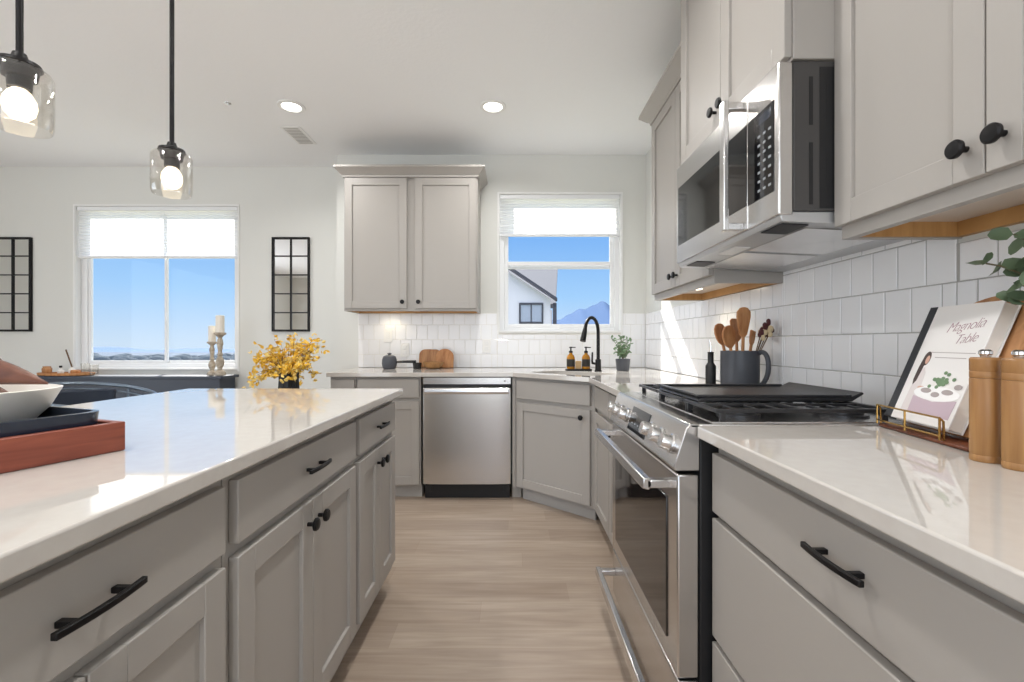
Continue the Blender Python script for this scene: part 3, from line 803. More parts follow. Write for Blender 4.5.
def pendant(x, y, label, length):
    t = thing('pendant_light', label, 'pendant light', (x, y, 0), 0, 'glass jar pendants over the island')
    zb = 1.615; zt = zb + .138
    MB().lathe([(.004, CEIL - .0005), (.055, CEIL - .0005), (.058, CEIL - .006), (.05, CEIL - .018), (.012, CEIL - .024)][::-1], n=28).build('canopy', 'black', t)
    MB().cyl((0, 0, zt + .03), (0, 0, CEIL - .022), .0068, n=12).build('rod', 'black', t)
    MB().lathe([(.006, zt + .036), (.012, zt + .034), (.016, zt + .02), (.037, zt + .012), (.039, zt + .004), (.034, zt + .002), (.030, zt - .022), (.022, zt - .024), (.021, zt - .048), (.004, zt - .048)][::-1], n=28).build('socket_cap', 'black', t)
    MB().lathe([(.034, zt + .006), (.038, zt + .002), (.052, zt - .004), (.0575, zt - .014), (.058, zt - .10), (.0565, zt - .130), (.054, zt - .138), (.0525, zt - .138), (.0545, zt - .128), (.056, zt - .10), (.0555, zt - .016), (.050, zt - .008)], n=36, cap=False).build('jar_shade', 'jar', t, smooth=50)
    b = MB().lathe([(.004, zt - .118), (.016, zt - .115), (.026, zt - .104), (.030, zt - .088), (.028, zt - .072), (.020, zt - .056), (.0145, zt - .050), (.013, zt - .0485)], n=24)
    b.build('bulb', 'bulb', t, smooth=60)
    d = bpy.data.lights.new('bulb_light', 'POINT'); d.energy = 1.2; d.shadow_soft_size = .03; d.color = (1, .86, .66)
    o = bpy.data.objects.new('bulb_light', d); COL.objects.link(o); o.parent = t; o.location = (0, 0, zb - .03)
pendant(-1.137, 1.5, 'clear glass jar pendant hanging in front of the dining window', 1)
pendant(-1.137, 1.037, 'glass jar pendant cut by the left photo edge, upper left corner', 1)
# under-cabinet pucks
def puck(parent, x, y, z, power):
    p = MB().lathe([(.03, 0), (.03, -.008), (.026, -.010), (.004, -.010)], (x, y, z), n=24).build('puck_light', 'puck', parent)
    d = bpy.data.lights.new('puck_glow', 'SPOT'); d.energy = power; d.shadow_soft_size = .02; d.color = (1, .85, .6); d.spot_size = R(140); d.spot_blend = .6
    o = bpy.data.objects.new('puck_glow', d); COL.objects.link(o); o.parent = parent; o.location = (x, y, z - .016)
puck(wb, .30, .20, .0395, 1.6)
puck(far, .32, .14, .0395, 2.2)

# ceiling fittings
v = thing('ceiling_vent', 'small white ceiling air vent beside the left recessed light', 'vent', (-1.665, 3.50, CEIL))
MB().box(-.075, .075, -.15, .15, -.006, -.0005).build('vent_frame', 'white', v, bevel=.002)
m = MB()
for i in range(11): m.box(-.055, .055, -.13 + i * .0245, -.121 + i * .0245, -.009, -.0062)
m.build('louvre', 'grout', v)
s_ = thing('sprinkler_head', 'tiny round sprinkler cap on the ceiling left of the recessed light', 'sprinkler', (-1.92, 3.03, CEIL))
MB().lathe([(.004, -.012), (.008, -.011), (.009, -.007), (.020, -.003), (.021, -.0005)], n=20).build('cap', 'chrome', s_)

# wall plates on the back wall backsplash
def plate(x, z, kind, label):
    t = thing(kind, label, 'wall plate', (x, YK - .0082, z))
    MB().box(-.036, .036, -.006, 0, -.058, .058).build('cover_plate', 'plate', t, bevel=.002)
    if kind == 'wall_outlet':
        MB().box(-.017, .017, -.009, -.006, .006, .038).box(-.017, .017, -.009, -.006, -.038, -.006).build('socket', 'white', t, bevel=.002)
    else:
        MB().box(-.015, .015, -.010, -.006, -.03, .03).build('rocker', 'white', t, bevel=.002)
plate(-1.07, 1.185, 'light_switch', 'white switch plate on the tiles, lit from under the left wall cabinet')
plate(-.925, 1.06, 'wall_outlet', 'white outlet on the tiles behind the small black pan')
plate(-.226, 1.095, 'wall_outlet', 'white outlet on the tiles left of the sink window')

# ------------------------------------------------------------------ wall mirrors
def mirror(xc, label):
    t = thing('wall_mirror', label, 'mirror', (xc, YD - .0005, 1.655), 0, 'black framed grid mirrors on the dining wall')
    w, h = .172, .43
    f = MB().box(-w, -w + .018, -.022, 0, -h, h).box(w - .018, w, -.022, 0, -h, h).box(-w + .018, w - .018, -.022, 0, -h, -h + .018).box(-w + .018, w - .018, -.022, 0, h - .018, h)
    f.build('frame', 'black', t, bevel=.002)
    MB().box(-w + .016, w - .016, -.008, -.002, -h + .016, h - .016).build('mirror_glass', 'mirror', t, smooth=0)
    b = MB().box(-.006, .006, -.018, -.0085, -h + .018, h - .018)
    for i in range(1, 5):
        z = -h + 2 * h * i / 5; b.box(-w + .018, -.0062, -.018, -.0085, z - .005, z + .005); b.box(.0062, w - .018, -.018, -.0085, z - .005, z + .005)
    b.build('muntin', 'black', t)
mirror(-2.027, 'tall black grid mirror between the dining window and the wall cabinet')
mirror(-4.565, 'black grid mirror left of the dining window, cut by the photo edge')

# ------------------------------------------------------------------ dining side furniture
con = thing('console_table', 'long dark navy console table below the dining window', 'console table', (-3.37, 3.955, 0))
MB().box(-.83, .887, -.118, .125, .812, .836).build('tabletop', 'navypaint', con, bevel=.003)
MB().box(-.80, .857, -.10, .115, .60, .8118).build('apron', 'navypaint', con, bevel=.002)
for sx in (-.78, .815):
    for sy in (-.098, .08): MB().box(sx, sx + .035, sy, sy + .035, .0005, .5998).build('leg', 'navypaint', con, bevel=.002)
def candle(x, y, h, ch, label, r=1.0):
    z = .8365
    t = thing('candlestick', label, 'candlestick', (x, y, z), 0, 'turned wooden candlesticks on the console')
    p = [(.046, 0), (.048, .012), (.040, .03), (.020, .045), (.018, .06), (.030, .085), (.034, .11), (.026, .14), (.016, .16), (.022, .175), (.016, .19), (.020, .24), (.026, .27), (.020, .30), (.014, .315), (.03, .335), (.046, .345), (.048, .36), (.004, .36)]
    MB().lathe([(a * r, b * h / .36) for a, b in p], n=24).build('stick', 'weathered', t)
    c = thing('pillar_candle', 'ivory pillar candle standing on the ' + ('taller' if r == 1.0 else 'shorter') + ' wooden candlestick', 'candle', (x, y, z + h + .0005), 0, 'ivory candles on the console')
    MB().lathe([(.033 * r, 0), (.034 * r, .004), (.034 * r, ch - .004), (.030 * r, ch), (.010, ch - .004), (.004, ch - .004)], n=24).build('wax', 'candle', c)
    MB().cyl((0, 0, ch - .005), (.001, 0, ch + .008), .0012, n=6).build('wick', 'twig', c)
candle(-2.575, 3.955, .375, .15, 'taller weathered wooden candlestick on the right end of the console')
candle(-2.665, 3.985, .295, .14, 'shorter weathered wooden candlestick left of the taller one', .85)
# tray with small things on the console
tx, ty, tz = -3.90, 3.93, .8365
t = thing('wooden_tray', 'oval light wood tray on the left part of the console', 'tray', (tx, ty, tz))
m = MB()
lp = []
for hx, hy, z in ((.215, .085, 0), (.235, .10, .006), (.24, .104, .026), (.232, .096, .026), (.225, .09, .010), (.05, .02, .009)):
    lp.append([m.bm.verts.new((hx * math.cos(a), hy * math.sin(a), z)) for a in [2 * math.pi * i / 36 for i in range(36)]])
for i in range(len(lp) - 1): m.bridge(lp[i], lp[i + 1])
m.bm.faces.new(lp[0][::-1]); m.bm.faces.new(lp[-1])
m.build('tray_body', 'spoonwood', t, smooth=40)
def small(name, label, cat, x, y, prof, mat, z=tz + .0105):
    o = MB().lathe(prof, n=22).build(name, mat); o.location = (x, y, z); tag(o, label, cat); return o
small('clay_pot', 'small brown clay pot at the left end of the console tray', 'pot', tx - .16, ty - .01, [(.022, 0), (.032, .02), (.034, .05), (.026, .062), (.028, .07), (.022, .07), (.02, .055), (.004, .05)], 'boardwood')
small('clay_pot', 'low tan clay pot beside the reed bottle on the console tray', 'pot', tx + .10, ty - .02, [(.024, 0), (.034, .015), (.034, .032), (.026, .04), (.022, .036), (.004, .03)], 'spoonwood')
b = thing('glass_bottle', 'small clear bottle with dark stopper in the console tray', 'bottle', (tx - .05, ty, tz + .0105))
MB().lathe([(.02, 0), (.022, .004), (.022, .03), (.010, .045), (.009, .055), (.011, .057), (.004, .057)], n=20).build('bottle_body', 'ceramic', b)
MB().lathe([(.008, .0575), (.011, .062), (.011, .074), (.004, .076)], n=16).build('stopper', 'black', b)
b = thing('reed_diffuser', 'little jar holding one leaning wooden stick in the console tray', 'diffuser', (tx + .03, ty + .02, tz + .0105))
MB().lathe([(.022, 0), (.024, .004), (.024, .04), (.012, .052), (.012, .062), (.008, .062), (.004, .05)], n=20).build('jar', 'ceramic', b)
MB().tube([(.003, 0, .052), (-.055, 0, .215)], .0055, 8).build('stick', 'twig', b)
for i, (x, y) in enumerate(((tx + .165, ty + .0), (-3.63, 3.90))):
    g_ = thing('drinking_glass', ['clear tumbler standing in the right end of the console tray', 'clear tumbler on the console just right of the wooden tray'][i], 'glass', (x, y, tz + (.0105 if i == 0 else 0.0005)))
    MB().lathe([(.004, 0), (.026, 0), (.028, .004), (.031, .095), (.0285, .095), (.026, .01), (.004, .008)], n=24, cap=False).build('tumbler', 'jar', g_, smooth=50)

# armchair with a curved metal rail behind the island
ch = thing('dining_armchair', 'dark navy armchair with curved grey metal rail behind the island', 'chair', (-2.45, 2.62, 0), R(-12))
def arc(rx, ry, z0, z1, a0, a1, n=26):
    out = []
    for i in range(n + 1):
        a = R(a0 + (a1 - a0) * i / n); c = abs(math.cos(a / 2 - R(90)))
        f = (1 - math.cos(a - R(180))) / 2
        out.append((rx * math.cos(a), ry * math.sin(a), z1 + (z0 - z1) * min(1, f * 1.2)))
    return out
MB().tube(arc(.30, .30, .78, .872, 40, 320), .0125, 12).build('rail', 'greytube', ch)
MB().tube(arc(.285, .285, .74, .842, 70, 290), .006, 8).build('lower_rail', 'greytube', ch)
m = MB(); inn = []; 
for z in (.50, .60, .69, .78, .83):
    row = []
    for i in range(21):
        a = R(120 + 120 * i / 20); row.append((.268 * math.cos(a), .268 * math.sin(a), z))
    inn.append(row)
vo = [[m.bm.verts.new(p) for p in r_] for r_ in inn]; vi = [[m.bm.verts.new((p[0] * .88, p[1] * .88, p[2])) for p in r_] for r_ in inn]
for A in (vo, vi):
    for i in range(4):
        for j in range(20): m.bm.faces.new((A[i][j], A[i][j + 1], A[i + 1][j + 1], A[i + 1][j]))
for j in range(20):
    m.bm.faces.new((vo[0][j], vo[0][j + 1], vi[0][j + 1], vi[0][j])); m.bm.faces.new((vo[4][j], vo[4][j + 1], vi[4][j + 1], vi[4][j]))
for i in range(4):
    for j in (0, 20): m.bm.faces.new((vo[i][j], vo[i + 1][j], vi[i + 1][j], vi[i][j]))
m.build('backrest', 'navy', ch, bevel=.008)
MB().lathe([(.004, .40), (.225, .40), (.245, .42), (.247, .46), (.225, .485), (.004, .495)], n=36, cap=False).build('seat', 'navy', ch, smooth=50)
for a in (45, 135, 225, 315):
    c_, s2 = math.cos(R(a)), math.sin(R(a))
    MB().tube([(.26 * c_, .26 * s2, .0005), (.20 * c_, .20 * s2, .40)], [.009, .013], 10).build('leg', 'greytube', ch)
for a in (110, 180, 250):
    c_, s2 = math.cos(R(a)), math.sin(R(a))
    f = (1 - math.cos(R(a) - R(180))) / 2
    MB().tube([(.235 * c_, .235 * s2, .44), (.298 * c_, .298 * s2, .60), (.30 * c_, .30 * s2, .872 + (.78 - .872) * min(1, f * 1.2) - .01)], .009, 10).build('upright', 'greytube', ch)

# plant stand with yellow flowers
px, py = -1.425, 2.86
st = thing('side_table', 'small dark round pedestal table behind the far end of the island', 'side table', (px, py, 0))
MB().lathe([(.004, .70), (.20, .70), (.205, .708), (.205, .718), (.20, .724), (.004, .724)], n=36, cap=False).build('table_top', 'navypaint', st, smooth=40)
MB().lathe([(.16, .0005), (.165, .012), (.03, .03), (.022, .06), (.022, .66), (.05, .699)], n=28).build('pedestal', 'navypaint', st)
fv = thing('flower_vase', 'fluted black vase full of yellow blossom branches behind the island', 'vase of flowers', (px, py, .7245))
m = MB(); rings = []
for r_, z in ((.045, 0), (.055, .01), (.058, .09), (.053, .16), (.054, .20), (.057, .206), (.048, .206), (.046, .15), (.02, .12)):
    n = 48
    rings.append([m.bm.verts.new((r_ * (1 + (.09 if (i // 3) % 2 else 0)) * math.cos(2 * math.pi * i / n), r_ * (1 + (.09 if (i // 3) % 2 else 0)) * math.sin(2 * math.pi * i / n), z)) for i in range(n)])
for i in range(len(rings) - 1): m.bridge(rings[i], rings[i + 1])
m.bm.faces.new(rings[0][::-1]); m.bm.faces.new(rings[-1])
m.build('vase', 'blackplastic', fv, smooth=20)
rnd = random.Random(3)
tw = MB(); p1 = MB(); p2 = MB()
for i in range(42):
    a = rnd.uniform(0, 2 * math.pi); sp_ = rnd.uniform(.03, .25); hh = rnd.uniform(.27, .475) - sp_ * .25
    if i % 3 == 0: sp_ = rnd.uniform(.16, .26); hh = rnd.uniform(.10, .30)
    e_ = Vector((sp_ * math.cos(a), sp_ * math.sin(a), hh))
    pts = bez((.03 * math.cos(a), .03 * math.sin(a), .14), (.04 * math.cos(a), .04 * math.sin(a), .27), e_ * .7 + Vector((0, 0, .09)), e_, 8)
    tw.tube(pts, [.0028 * (1 - k / 10) for k in range(9)], 5)
    for k in range(3, 9):
        for q_ in range(3):
            c = pts[k] + Vector((rnd.gauss(0, .02), rnd.gauss(0, .02), rnd.gauss(0, .018)))
            tgt = p1 if rnd.random() < .6 else p2
            d = Vector((rnd.gauss(0, 1), rnd.gauss(0, 1), rnd.gauss(.3, 1)))
            for z_ in range(2 if k > 4 else 1):
                tgt.leaf(c, d + Vector((rnd.gauss(0, .7), rnd.gauss(0, .7), rnd.gauss(0, .7))), rnd.uniform(.022, .036), rnd.uniform(.014, .022), up=(rnd.gauss(0, 1), rnd.gauss(0, 1), rnd.gauss(0, 1)))
tw.build('twigs', 'twig', fv); p1.build('golden_blossom', 'petal', fv); p2.build('pale_blossom', 'petal2', fv)

# ------------------------------------------------------------------ on the island
# long box tray: its aisle-side face runs from (-.76,.883) towards (-.82,.716)
tr = thing('serving_tray', 'reddish wooden box tray at the near left end of the island', 'tray', (-.76, .883, CT + .0005), math.atan2(.716 - .883, -.82 + .76))
L, Dp, hh, th = .52, .52, .056, .014     # local x towards the viewpoint, y away to the left is negative
m = MB()
m.box(th, L - th, -Dp + th, -th, 0, .012).box(0, L, -th, 0, 0, hh).box(0, L, -Dp, -Dp + th, 0, hh).box(0, th, -Dp + th, -th, 0, hh).box(L - th, L, -Dp + th, -th, 0, hh)
m.build('tray_box', 'redwood', tr, bevel=.002)
nv = thing('ceramic_tray', 'dark navy ceramic tray sitting inside the reddish wooden tray', 'tray', (tr.location.x - .338 * .207 - .941 * .215, tr.location.y - .941 * .207 + .338 * .215, CT + .0135), tr.rotation_euler.z)
m = MB(); lp = []
for hx, hy, z, r_ in ((.172, .182, 0, .034), (.182, .192, .008, .034), (.187, .197, .066, .034), (.179, .189, .0665, .03), (.168, .178, .012, .04), (.03, .03, .011, .01)):
    lp.append([m.bm.verts.new((a, b, z)) for a, b in rrect(hx, hy, r_)])
for i in range(len(lp) - 1): m.bridge(lp[i], lp[i + 1])
m.bm.faces.new(lp[0][::-1]); m.bm.faces.new(lp[-1])
m.build('tray_body', 'navyglaze', nv, smooth=40)
bz = CT + .0135 + .0125
bw = thing('ceramic_bowl', 'white ceramic bowl of dried brown pods on the navy tray', 'bowl', (-1.03, .825, bz))
MB().lathe([(.004, 0), (.062, 0), (.066, .004), (.098, .024), (.128, .058), (.146, .096), (.142, .097), (.123, .062), (.093, .030), (.05, .012), (.004, .010)], n=44, cap=False).build('bowl_body', 'ceramic', bw, smooth=50)
def pod(loc, yaw, pitch, ln, rad, label):
    o = MB()
    n = 14; rings = []
    for i in range(n + 1):
        u = i / n
        r_ = rad * (math.sin(math.pi * min(1, u * 1.02)) ** .75) * (1 - .35 * u) + .002
        c = Vector((ln * (u - .5), 0, .12 * ln * math.sin(math.pi * u)))
        ring = []
        for k in range(20):
            a = 2 * math.pi * k / 20
            q_ = r_ * (1 + .07 * math.cos(5 * a))
            ring.append(o.bm.verts.new(c + Vector((0, q_ * math.cos(a), q_ * math.sin(a)))))
        rings.append(ring)
    for i in range(n): o.bridge(rings[i], rings[i + 1])
    o.bm.faces.new(rings[0][::-1]); o.bm.faces.new(rings[-1])
    ob = o.build('dried_pod', 'pod', smooth=60)
    ob.location = loc; ob.rotation_euler = (0, R(pitch), R(yaw))
    tag(ob, label, 'dried pod', 'dried pods in the white bowl')
pod((-1.02, .845, bz + .106), 24, 1, .22, .032, 'long brown pod lying on the right rim of the white bowl')
pod((-1.085, .885, bz + .135), 30, 14, .16, .032, 'brown pod standing up at the left of the white bowl')
pod((-1.035, .765, bz + .080), -20, 0, .17, .034, 'brown pod lying at the near side of the white bowl')
pod((-1.06, .90, bz + .070), 20, 0, .10, .024, 'small brown pod sunk at the far side of the white bowl')

# ------------------------------------------------------------------ on the back counter
zc = CT + .0005
pn = thing('saucepan', 'small dark pan with long straight handle on the back counter', 'saucepan', (-1.005, 3.66, zc))
MB().lathe([(.004, 0), (.045, 0), (.052, .006), (.060, .04), (.058, .075), (.052, .092), (.046, .092), (.05, .06), (.004, .02)], n=30, cap=False).build('pot', 'slate', pn)
MB().lathe([(.052, .0925), (.050, .100), (.03, .110), (.012, .112), (.012, .118), (.018, .122), (.014, .128), (.004, .129)], n=26).build('lid', 'slate', pn)
MB().tube([(.055, 0, .055), (.11, 0, .058), (.215, 0, .058)], [.008, .010, .012], 12).build('handle', 'blackplastic', pn)
small('black_cup', 'small black cup under the end of the pan handle', 'cup', -.775, 3.64, [(.026, 0), (.032, .004), (.036, .05), (.033, .05), (.029, .01), (.004, .008)], 'blackplastic', zc)
def board(name, label, x, w, h, rad, lean, y=YK - .045, mat='boardwood'):
    t = thing(name, label, 'cutting board', (x, y, zc + .0015))
    poly = [(-w / 2, 0), (w / 2, 0), (w / 2, h - rad)]
    for i in range(1, 9):
        a = R(90 * i / 8); poly.append((w / 2 - rad + rad * math.cos(a), h - rad + rad * math.sin(a)))
    for i in range(0, 8):
        a = R(90 + 90 * i / 8); poly.append((-w / 2 + rad + rad * math.cos(a), h - rad + rad * math.sin(a)))
    poly.append((-w / 2, h - rad))
    o = MB().prism(poly, -.009, .009, 'y').build('board', mat, t, bevel=.003)
    t.rotation_euler = (R(lean), 0, 0)
    return t
board('cutting_board', 'wider rounded wooden board leaning on the tiles behind the black cup', -.70, .19, .155, .05, -9, YK - .058)
board('cutting_board', 'rounded wooden board leaning at the right, nearest the dishwasher side', -.575, .15, .16, .07, -10, YK - .085, 'spoonwood')
wb_ = thing('wooden_bowl', 'low brown wooden bowl in front of the leaning boards', 'bowl', (-.65, 3.66, zc))
MB().lathe([(.004, 0), (.04, 0), (.07, .02), (.088, .055), (.084, .056), (.066, .026), (.03, .012), (.004, .010)], n=30, cap=False).build('bowl_body', 'acacia', wb_, smooth=50)
# sink corner
fc = thing('kitchen_faucet', 'dark gooseneck pull-down faucet behind the corner sink', 'faucet', SK(.035, .545, zc), math.atan2(-ndir.y, -ndir.x))
MB().lathe([(.027, 0), (.027, .006), (.022, .010), (.021, .085), (.016, .09), (.004, .09)], n=24).build('base', 'black', fc)
pts = [(0, 0, .085), (0, 0, .20), (0, 0, .27)] + [(.085 - .085 * math.cos(R(a)), 0, .29 + .105 * math.sin(R(a))) for a in range(0, 166, 15)]
MB().tube(pts, .0125, 14).build('gooseneck', 'black', fc)
pe = Vector(pts[-1]); dn = (pe - Vector(pts[-2])).normalized()
MB().tube([pe, pe + dn * .03, pe + dn * .10], [.0135, .018, .021], 16).build('spray_head', 'black', fc)
MB().tube([(0, -.018, .055), (0, -.05, .058), (-.004, -.056, .075), (-.012, -.058, .14)], [.010, .009, .007, .006], 10).build('lever', 'black', fc)
q_ = SK(-.125, .520)
stn = thing('soap_tray', 'small dark tray under two amber soap bottles by the sink', 'tray', (q_.x, q_.y, zc), 0)
MB().prism(rrect(.098, .045, .012), 0, .006).prism(rrect(.098, .045, .012), .0061, .012).build('tray_body', 'blackplastic', stn, bevel=.002)
sb = thing('soap_bottle', 'amber soap bottle at the left end of the dark sink tray', 'soap bottle', (q_.x - .058, q_.y, zc + .0125), 0, 'amber soap bottles by the sink')
MB().lathe([(.004, 0), (.029, 0), (.031, .004), (.031, .085), (.026, .100), (.013, .112), (.012, .122), (.004, .122)], n=26).build('bottle_body', 'amber', sb, smooth=45)
MB().lathe([(.0315, .018), (.0318, .02), (.0318, .072), (.0315, .074)], n=26, cap=False).build('label', 'label', sb)
pu = MB().lathe([(.0145, .1225), (.0145, .136), (.006, .138), (.005, .158), (.012, .160), (.012, .168), (.004, .169)], n=16); pu.box(-.004, .036, -.004, .004, .160, .167)
pu.build('pump', 'black', sb)
sb2 = copy_tree(sb); sb2.location = (q_.x + .058, q_.y, zc + .0125); sb2['label'] = 'amber soap bottle at the right end of the dark sink tray, next to the faucet'
q2 = SK(.055, .70)
so = MB().prism(rrect(.022, .016, .006), 0, .06).build('soap_bar', pmat('tan_soap', rgb(206, 170, 120), .5), bevel=.004); so.location = (q_.x, q_.y + .004, zc + .0125)
tag(so, 'small tan block standing between the two amber soap bottles', 'soap')
q3 = Vector((.83, 3.40, 0))
pp = thing('potted_plant', 'small leafy plant in dark ribbed pot right of the faucet', 'potted plant', (q3.x, q3.y, zc))
m = MB(); rings = []
for r_, z in ((.042, 0), (.046, .004), (.053, .085), (.053, .09), (.046, .09), (.044, .075), (.004, .075)):
    n = 48; rings.append([m.bm.verts.new((r_ * (1 + (.03 if i % 2 else 0)) * math.cos(2 * math.pi * i / n), r_ * (1 + (.03 if i % 2 else 0)) * math.sin(2 * math.pi * i / n), z)) for i in range(n)])
for i in range(len(rings) - 1): m.bridge(rings[i], rings[i + 1])
m.bm.faces.new(rings[0][::-1]); m.build('pot', 'slate', pp, smooth=20)
MB().lathe([(.004, .076), (.043, .076)], n=20, cap=False).build('soil', 'soil', pp)
lf = MB(); stx = MB(); rnd = random.Random(5)
for i in range(18):
    a = rnd.uniform(0, 6.28); sp_ = rnd.uniform(.02, .12); h2 = rnd.uniform(.14, .255)
    pts = bez((0, 0, .07), (0, 0, .11), (sp_ * .5 * math.cos(a), sp_ * .5 * math.sin(a), h2 * .8), (sp_ * math.cos(a), sp_ * math.sin(a), h2), 6)
    stx.tube(pts, .0014, 5)
    for k in range(2, 7):
        for z_ in range(2):
            d = Vector((rnd.gauss(0, 1), rnd.gauss(0, 1), rnd.gauss(.3, .6)))
            lf.leaf(pts[k], d, rnd.uniform(.022, .034), rnd.uniform(.016, .024), up=(rnd.gauss(0, .5), rnd.gauss(0, .5), 1), round_=.9)
stx.build('stems', 'stem', pp); lf.build('leaves', 'herb', pp)

# ------------------------------------------------------------------ beside the range: utensil pitcher and grinder
ux, uy = 1.005, 1.995
up = thing('ceramic_pitcher', 'slate grey pitcher holding wooden utensils beyond the range', 'pitcher', (ux, uy, zc))
MB().lathe([(.004, 0), (.072, 0), (.077, .004), (.0795, .05), (.079, .16), (.0785, .175), (.0745, .175), (.074, .05), (.07, .012), (.004, .010)], n=44, cap=False).build('pitcher_body', 'slate', up, smooth=50)
hp = bez((.055, -.055, .165), (.075, -.105, .20), (.085, -.115, .05), (.052, -.054, .02), 16)
hd = MB(); hd.tube(hp, [.010] * 17, 12).build('handle', 'slate', up)
def utensil(kind, label, a, lean, hgt, head, roll=0):
    """handle stands in the pitcher, head shape (half widths along its length) above"""
    t = thing(kind, label, 'utensil', (ux + .03 * math.cos(a), uy + .03 * math.sin(a), zc + .0115), 0, 'wooden utensils in the pitcher')
    m = MB(); hgt += .07; m.tube([(0, 0, .012), (0, 0, hgt * .72)], [.0065, .0065], 10)
    prof = [(w_ * 1.3, hgt * .70 + s__ * 1.1) for w_, s__ in head]
    pl = [(w_, z_) for w_, z_ in prof] + [(-w_, z_) for w_, z_ in prof[::-1]]
    m.prism(pl, -.0045, .0045, 'x')
    m.build('blade', 'spoonwood', t, bevel=.0022)
    ax = Vector((math.cos(a), math.sin(a), 0))
    t.rotation_euler = (Matrix.Rotation(R(lean), 3, Vector((0, 0, 1)).cross(ax)) @ Matrix.Rotation(R(roll), 3, 'Z')).to_euler()
    return t
spoon = [(.006, 0), (.02, .012), (.028, .03), (.031, .05), (.028, .07), (.018, .085), (.006, .09)]
spat = [(.006, 0), (.022, .015), (.028, .04), (.030, .085), (.022, .095), (.004, .097)]
pdl = [(.006, 0), (.014, .01), (.02, .04), (.027, .08), (.026, .10), (.014, .115), (.004, .118)]
utensil('wooden_spoon', 'wide wooden spoon at the left of the pitcher', R(150), 11, .205, spoon, -60)
utensil('wooden_spatula', 'square-topped wooden spatula in the middle of the pitcher', R(75), 9, .225, spat, -62)
utensil('wooden_paddle', 'tallest pale wooden paddle at the right of the pitcher', R(-100), 4, .250, pdl, -75)
utensil('wooden_spoon', 'short round wooden spoon at the front left of the pitcher', R(205), 9, .185, spoon, -66)
utensil('wooden_fork', 'narrow wooden fork leaning towards the tiles in the pitcher', R(20), 11, .205, [(.006, 0), (.014, .012), (.018, .03), (.018, .055), (.016, .06), (.012, .06), (.011, .035), (.007, .035), (.006, .06), (.004, .06)], -50)
wh = thing('dried_seed_heads', 'dark red and cream dried seed heads leaning right out of the pitcher', 'dried stems', (ux + .035, uy - .03, zc + .012), 0)
m = MB(); s1 = MB(); s2_ = MB(); rnd = random.Random(9)
for i in range(6):
    e_ = Vector((rnd.uniform(.0, .05), rnd.uniform(-.075, -.01), rnd.uniform(.23, .285)))
    m.tube(bez((0, 0, .0), (0, 0, .12), e_ * .8, e_, 6), .0022, 6)
    for z_ in range(5): (s1 if i % 2 else s2_).sphere(e_ + Vector((rnd.gauss(0, .006), rnd.gauss(0, .006), rnd.gauss(0, .009))), .009, .009, .012, 10, 6)
m.build('stalks', 'twig', wh); s1.build('red_heads', pmat('dark_red_seed', rgb(84, 40, 42), .7), wh); s2_.build('cream_heads', pmat('cream_seed', rgb(206, 186, 150), .7), wh)
gx, gy = .905, 2.06
gr2 = thing('oil_bottle', 'slim black bottle with thin spout left of the pitcher', 'bottle', (gx, gy, zc))
MB().lathe([(.004, 0), (.021, 0), (.0225, .004), (.0225, .105), (.016, .115), (.013, .12), (.013, .165), (.015, .168), (.004, .17)], n=24).build('bottle_body', 'blackplastic', gr2)
MB().tube([(0, 0, .17), (0, 0, .20), (-.006, 0, .225)], [.005, .004, .0025], 8).build('spout', 'chrome', gr2)

# ------------------------------------------------------------------ right foreground: cookbook stand, cookbook, mills, eucalyptus
A = Vector((.918, 1.132, 0)); B = Vector((.876, .892, 0))
ex = (B - A).normalized(); rzb = math.atan2(ex.y, ex.x); LB = (B - A).length
# local: x along the front edge from far (A) to near (B), y away from the aisle towards the wall, z up
cs = thing('cookbook_stand', 'arched wooden cookbook stand with brass front rail on right worktop', 'book stand', (A.x, A.y, zc), rzb)
lean = R(-21)
Tm = Matrix.Translation((0, .008, .030)) @ Matrix.Rotation(lean, 4, 'X')
m = MB(); n = 18
poly = [(.02, 0), (LB + .03, 0), (LB + .03, .272)]
for i in range(1, n):
    u = i / n; poly.append((LB + .03 - (LB + .01) * u, .272 + .045 * math.sin(math.pi * u) ** .8))
poly.append((.02, .272))
m.prism(poly, .036, .054, 'y'); m.bm.transform(Tm)
m.build('back_board', 'boardwood', cs, bevel=.002)
MB().box(0, LB + .03, 0, .085, .0005, .0085).build('ledge', 'walnut', cs, bevel=.003)
MB().prism([(.115, .0005), (.165, .0005), (.135, .16), (.127, .16)], .5 * LB - .03, .5 * LB + .03, 'x').build('rear_strut', 'walnut', cs, bevel=.002)
m = MB()
RL = LB * .86
for zz in (.018, .055):
    m.tube([(.004, -.004, zz), (RL, -.004, zz)], .0022, 8)
for xx in (.004, RL * .5, RL): m.tube([(xx, -.004, .009), (xx, -.004, .055)], .0022, 8)
for xx in (.004, RL): m.tube([(xx, -.004, .055), (xx, .003, .048), (xx, .004, .009)], .0022, 8)
m.build('wire_rail', 'brass', cs)
bk = thing('cookbook', 'white cookbook with charcoal spine propped on the wooden stand', 'book', (A.x, A.y, zc), rzb)
BW, BH, BT = LB - .012, .285, .030
Tb = Tm @ Matrix.Translation((.006, .002, .001)) @ Matrix.Diagonal((.88, 1, 1, 1))
def on(mb, name, mat, parent, bevel=0.0):
    mb.bm.transform(Tb); return mb.build(name, mat, parent, bevel=bevel)
on(MB().box(.028, BW, 0, .0025, 0, BH).box(.0, BW, BT - .0025, BT, 0, BH), 'cover_boards', 'cover', bk, .0008)
on(MB().box(0, .0275, -.0004, .0025, 0, BH).box(0, .0025, .0026, BT - .0026, 0, BH), 'cloth_spine', 'spine', bk, .0008)
on(MB().box(.003, BW - .004, .0028, BT - .0028, .003, BH - .003), 'page_block', 'paper', bk)
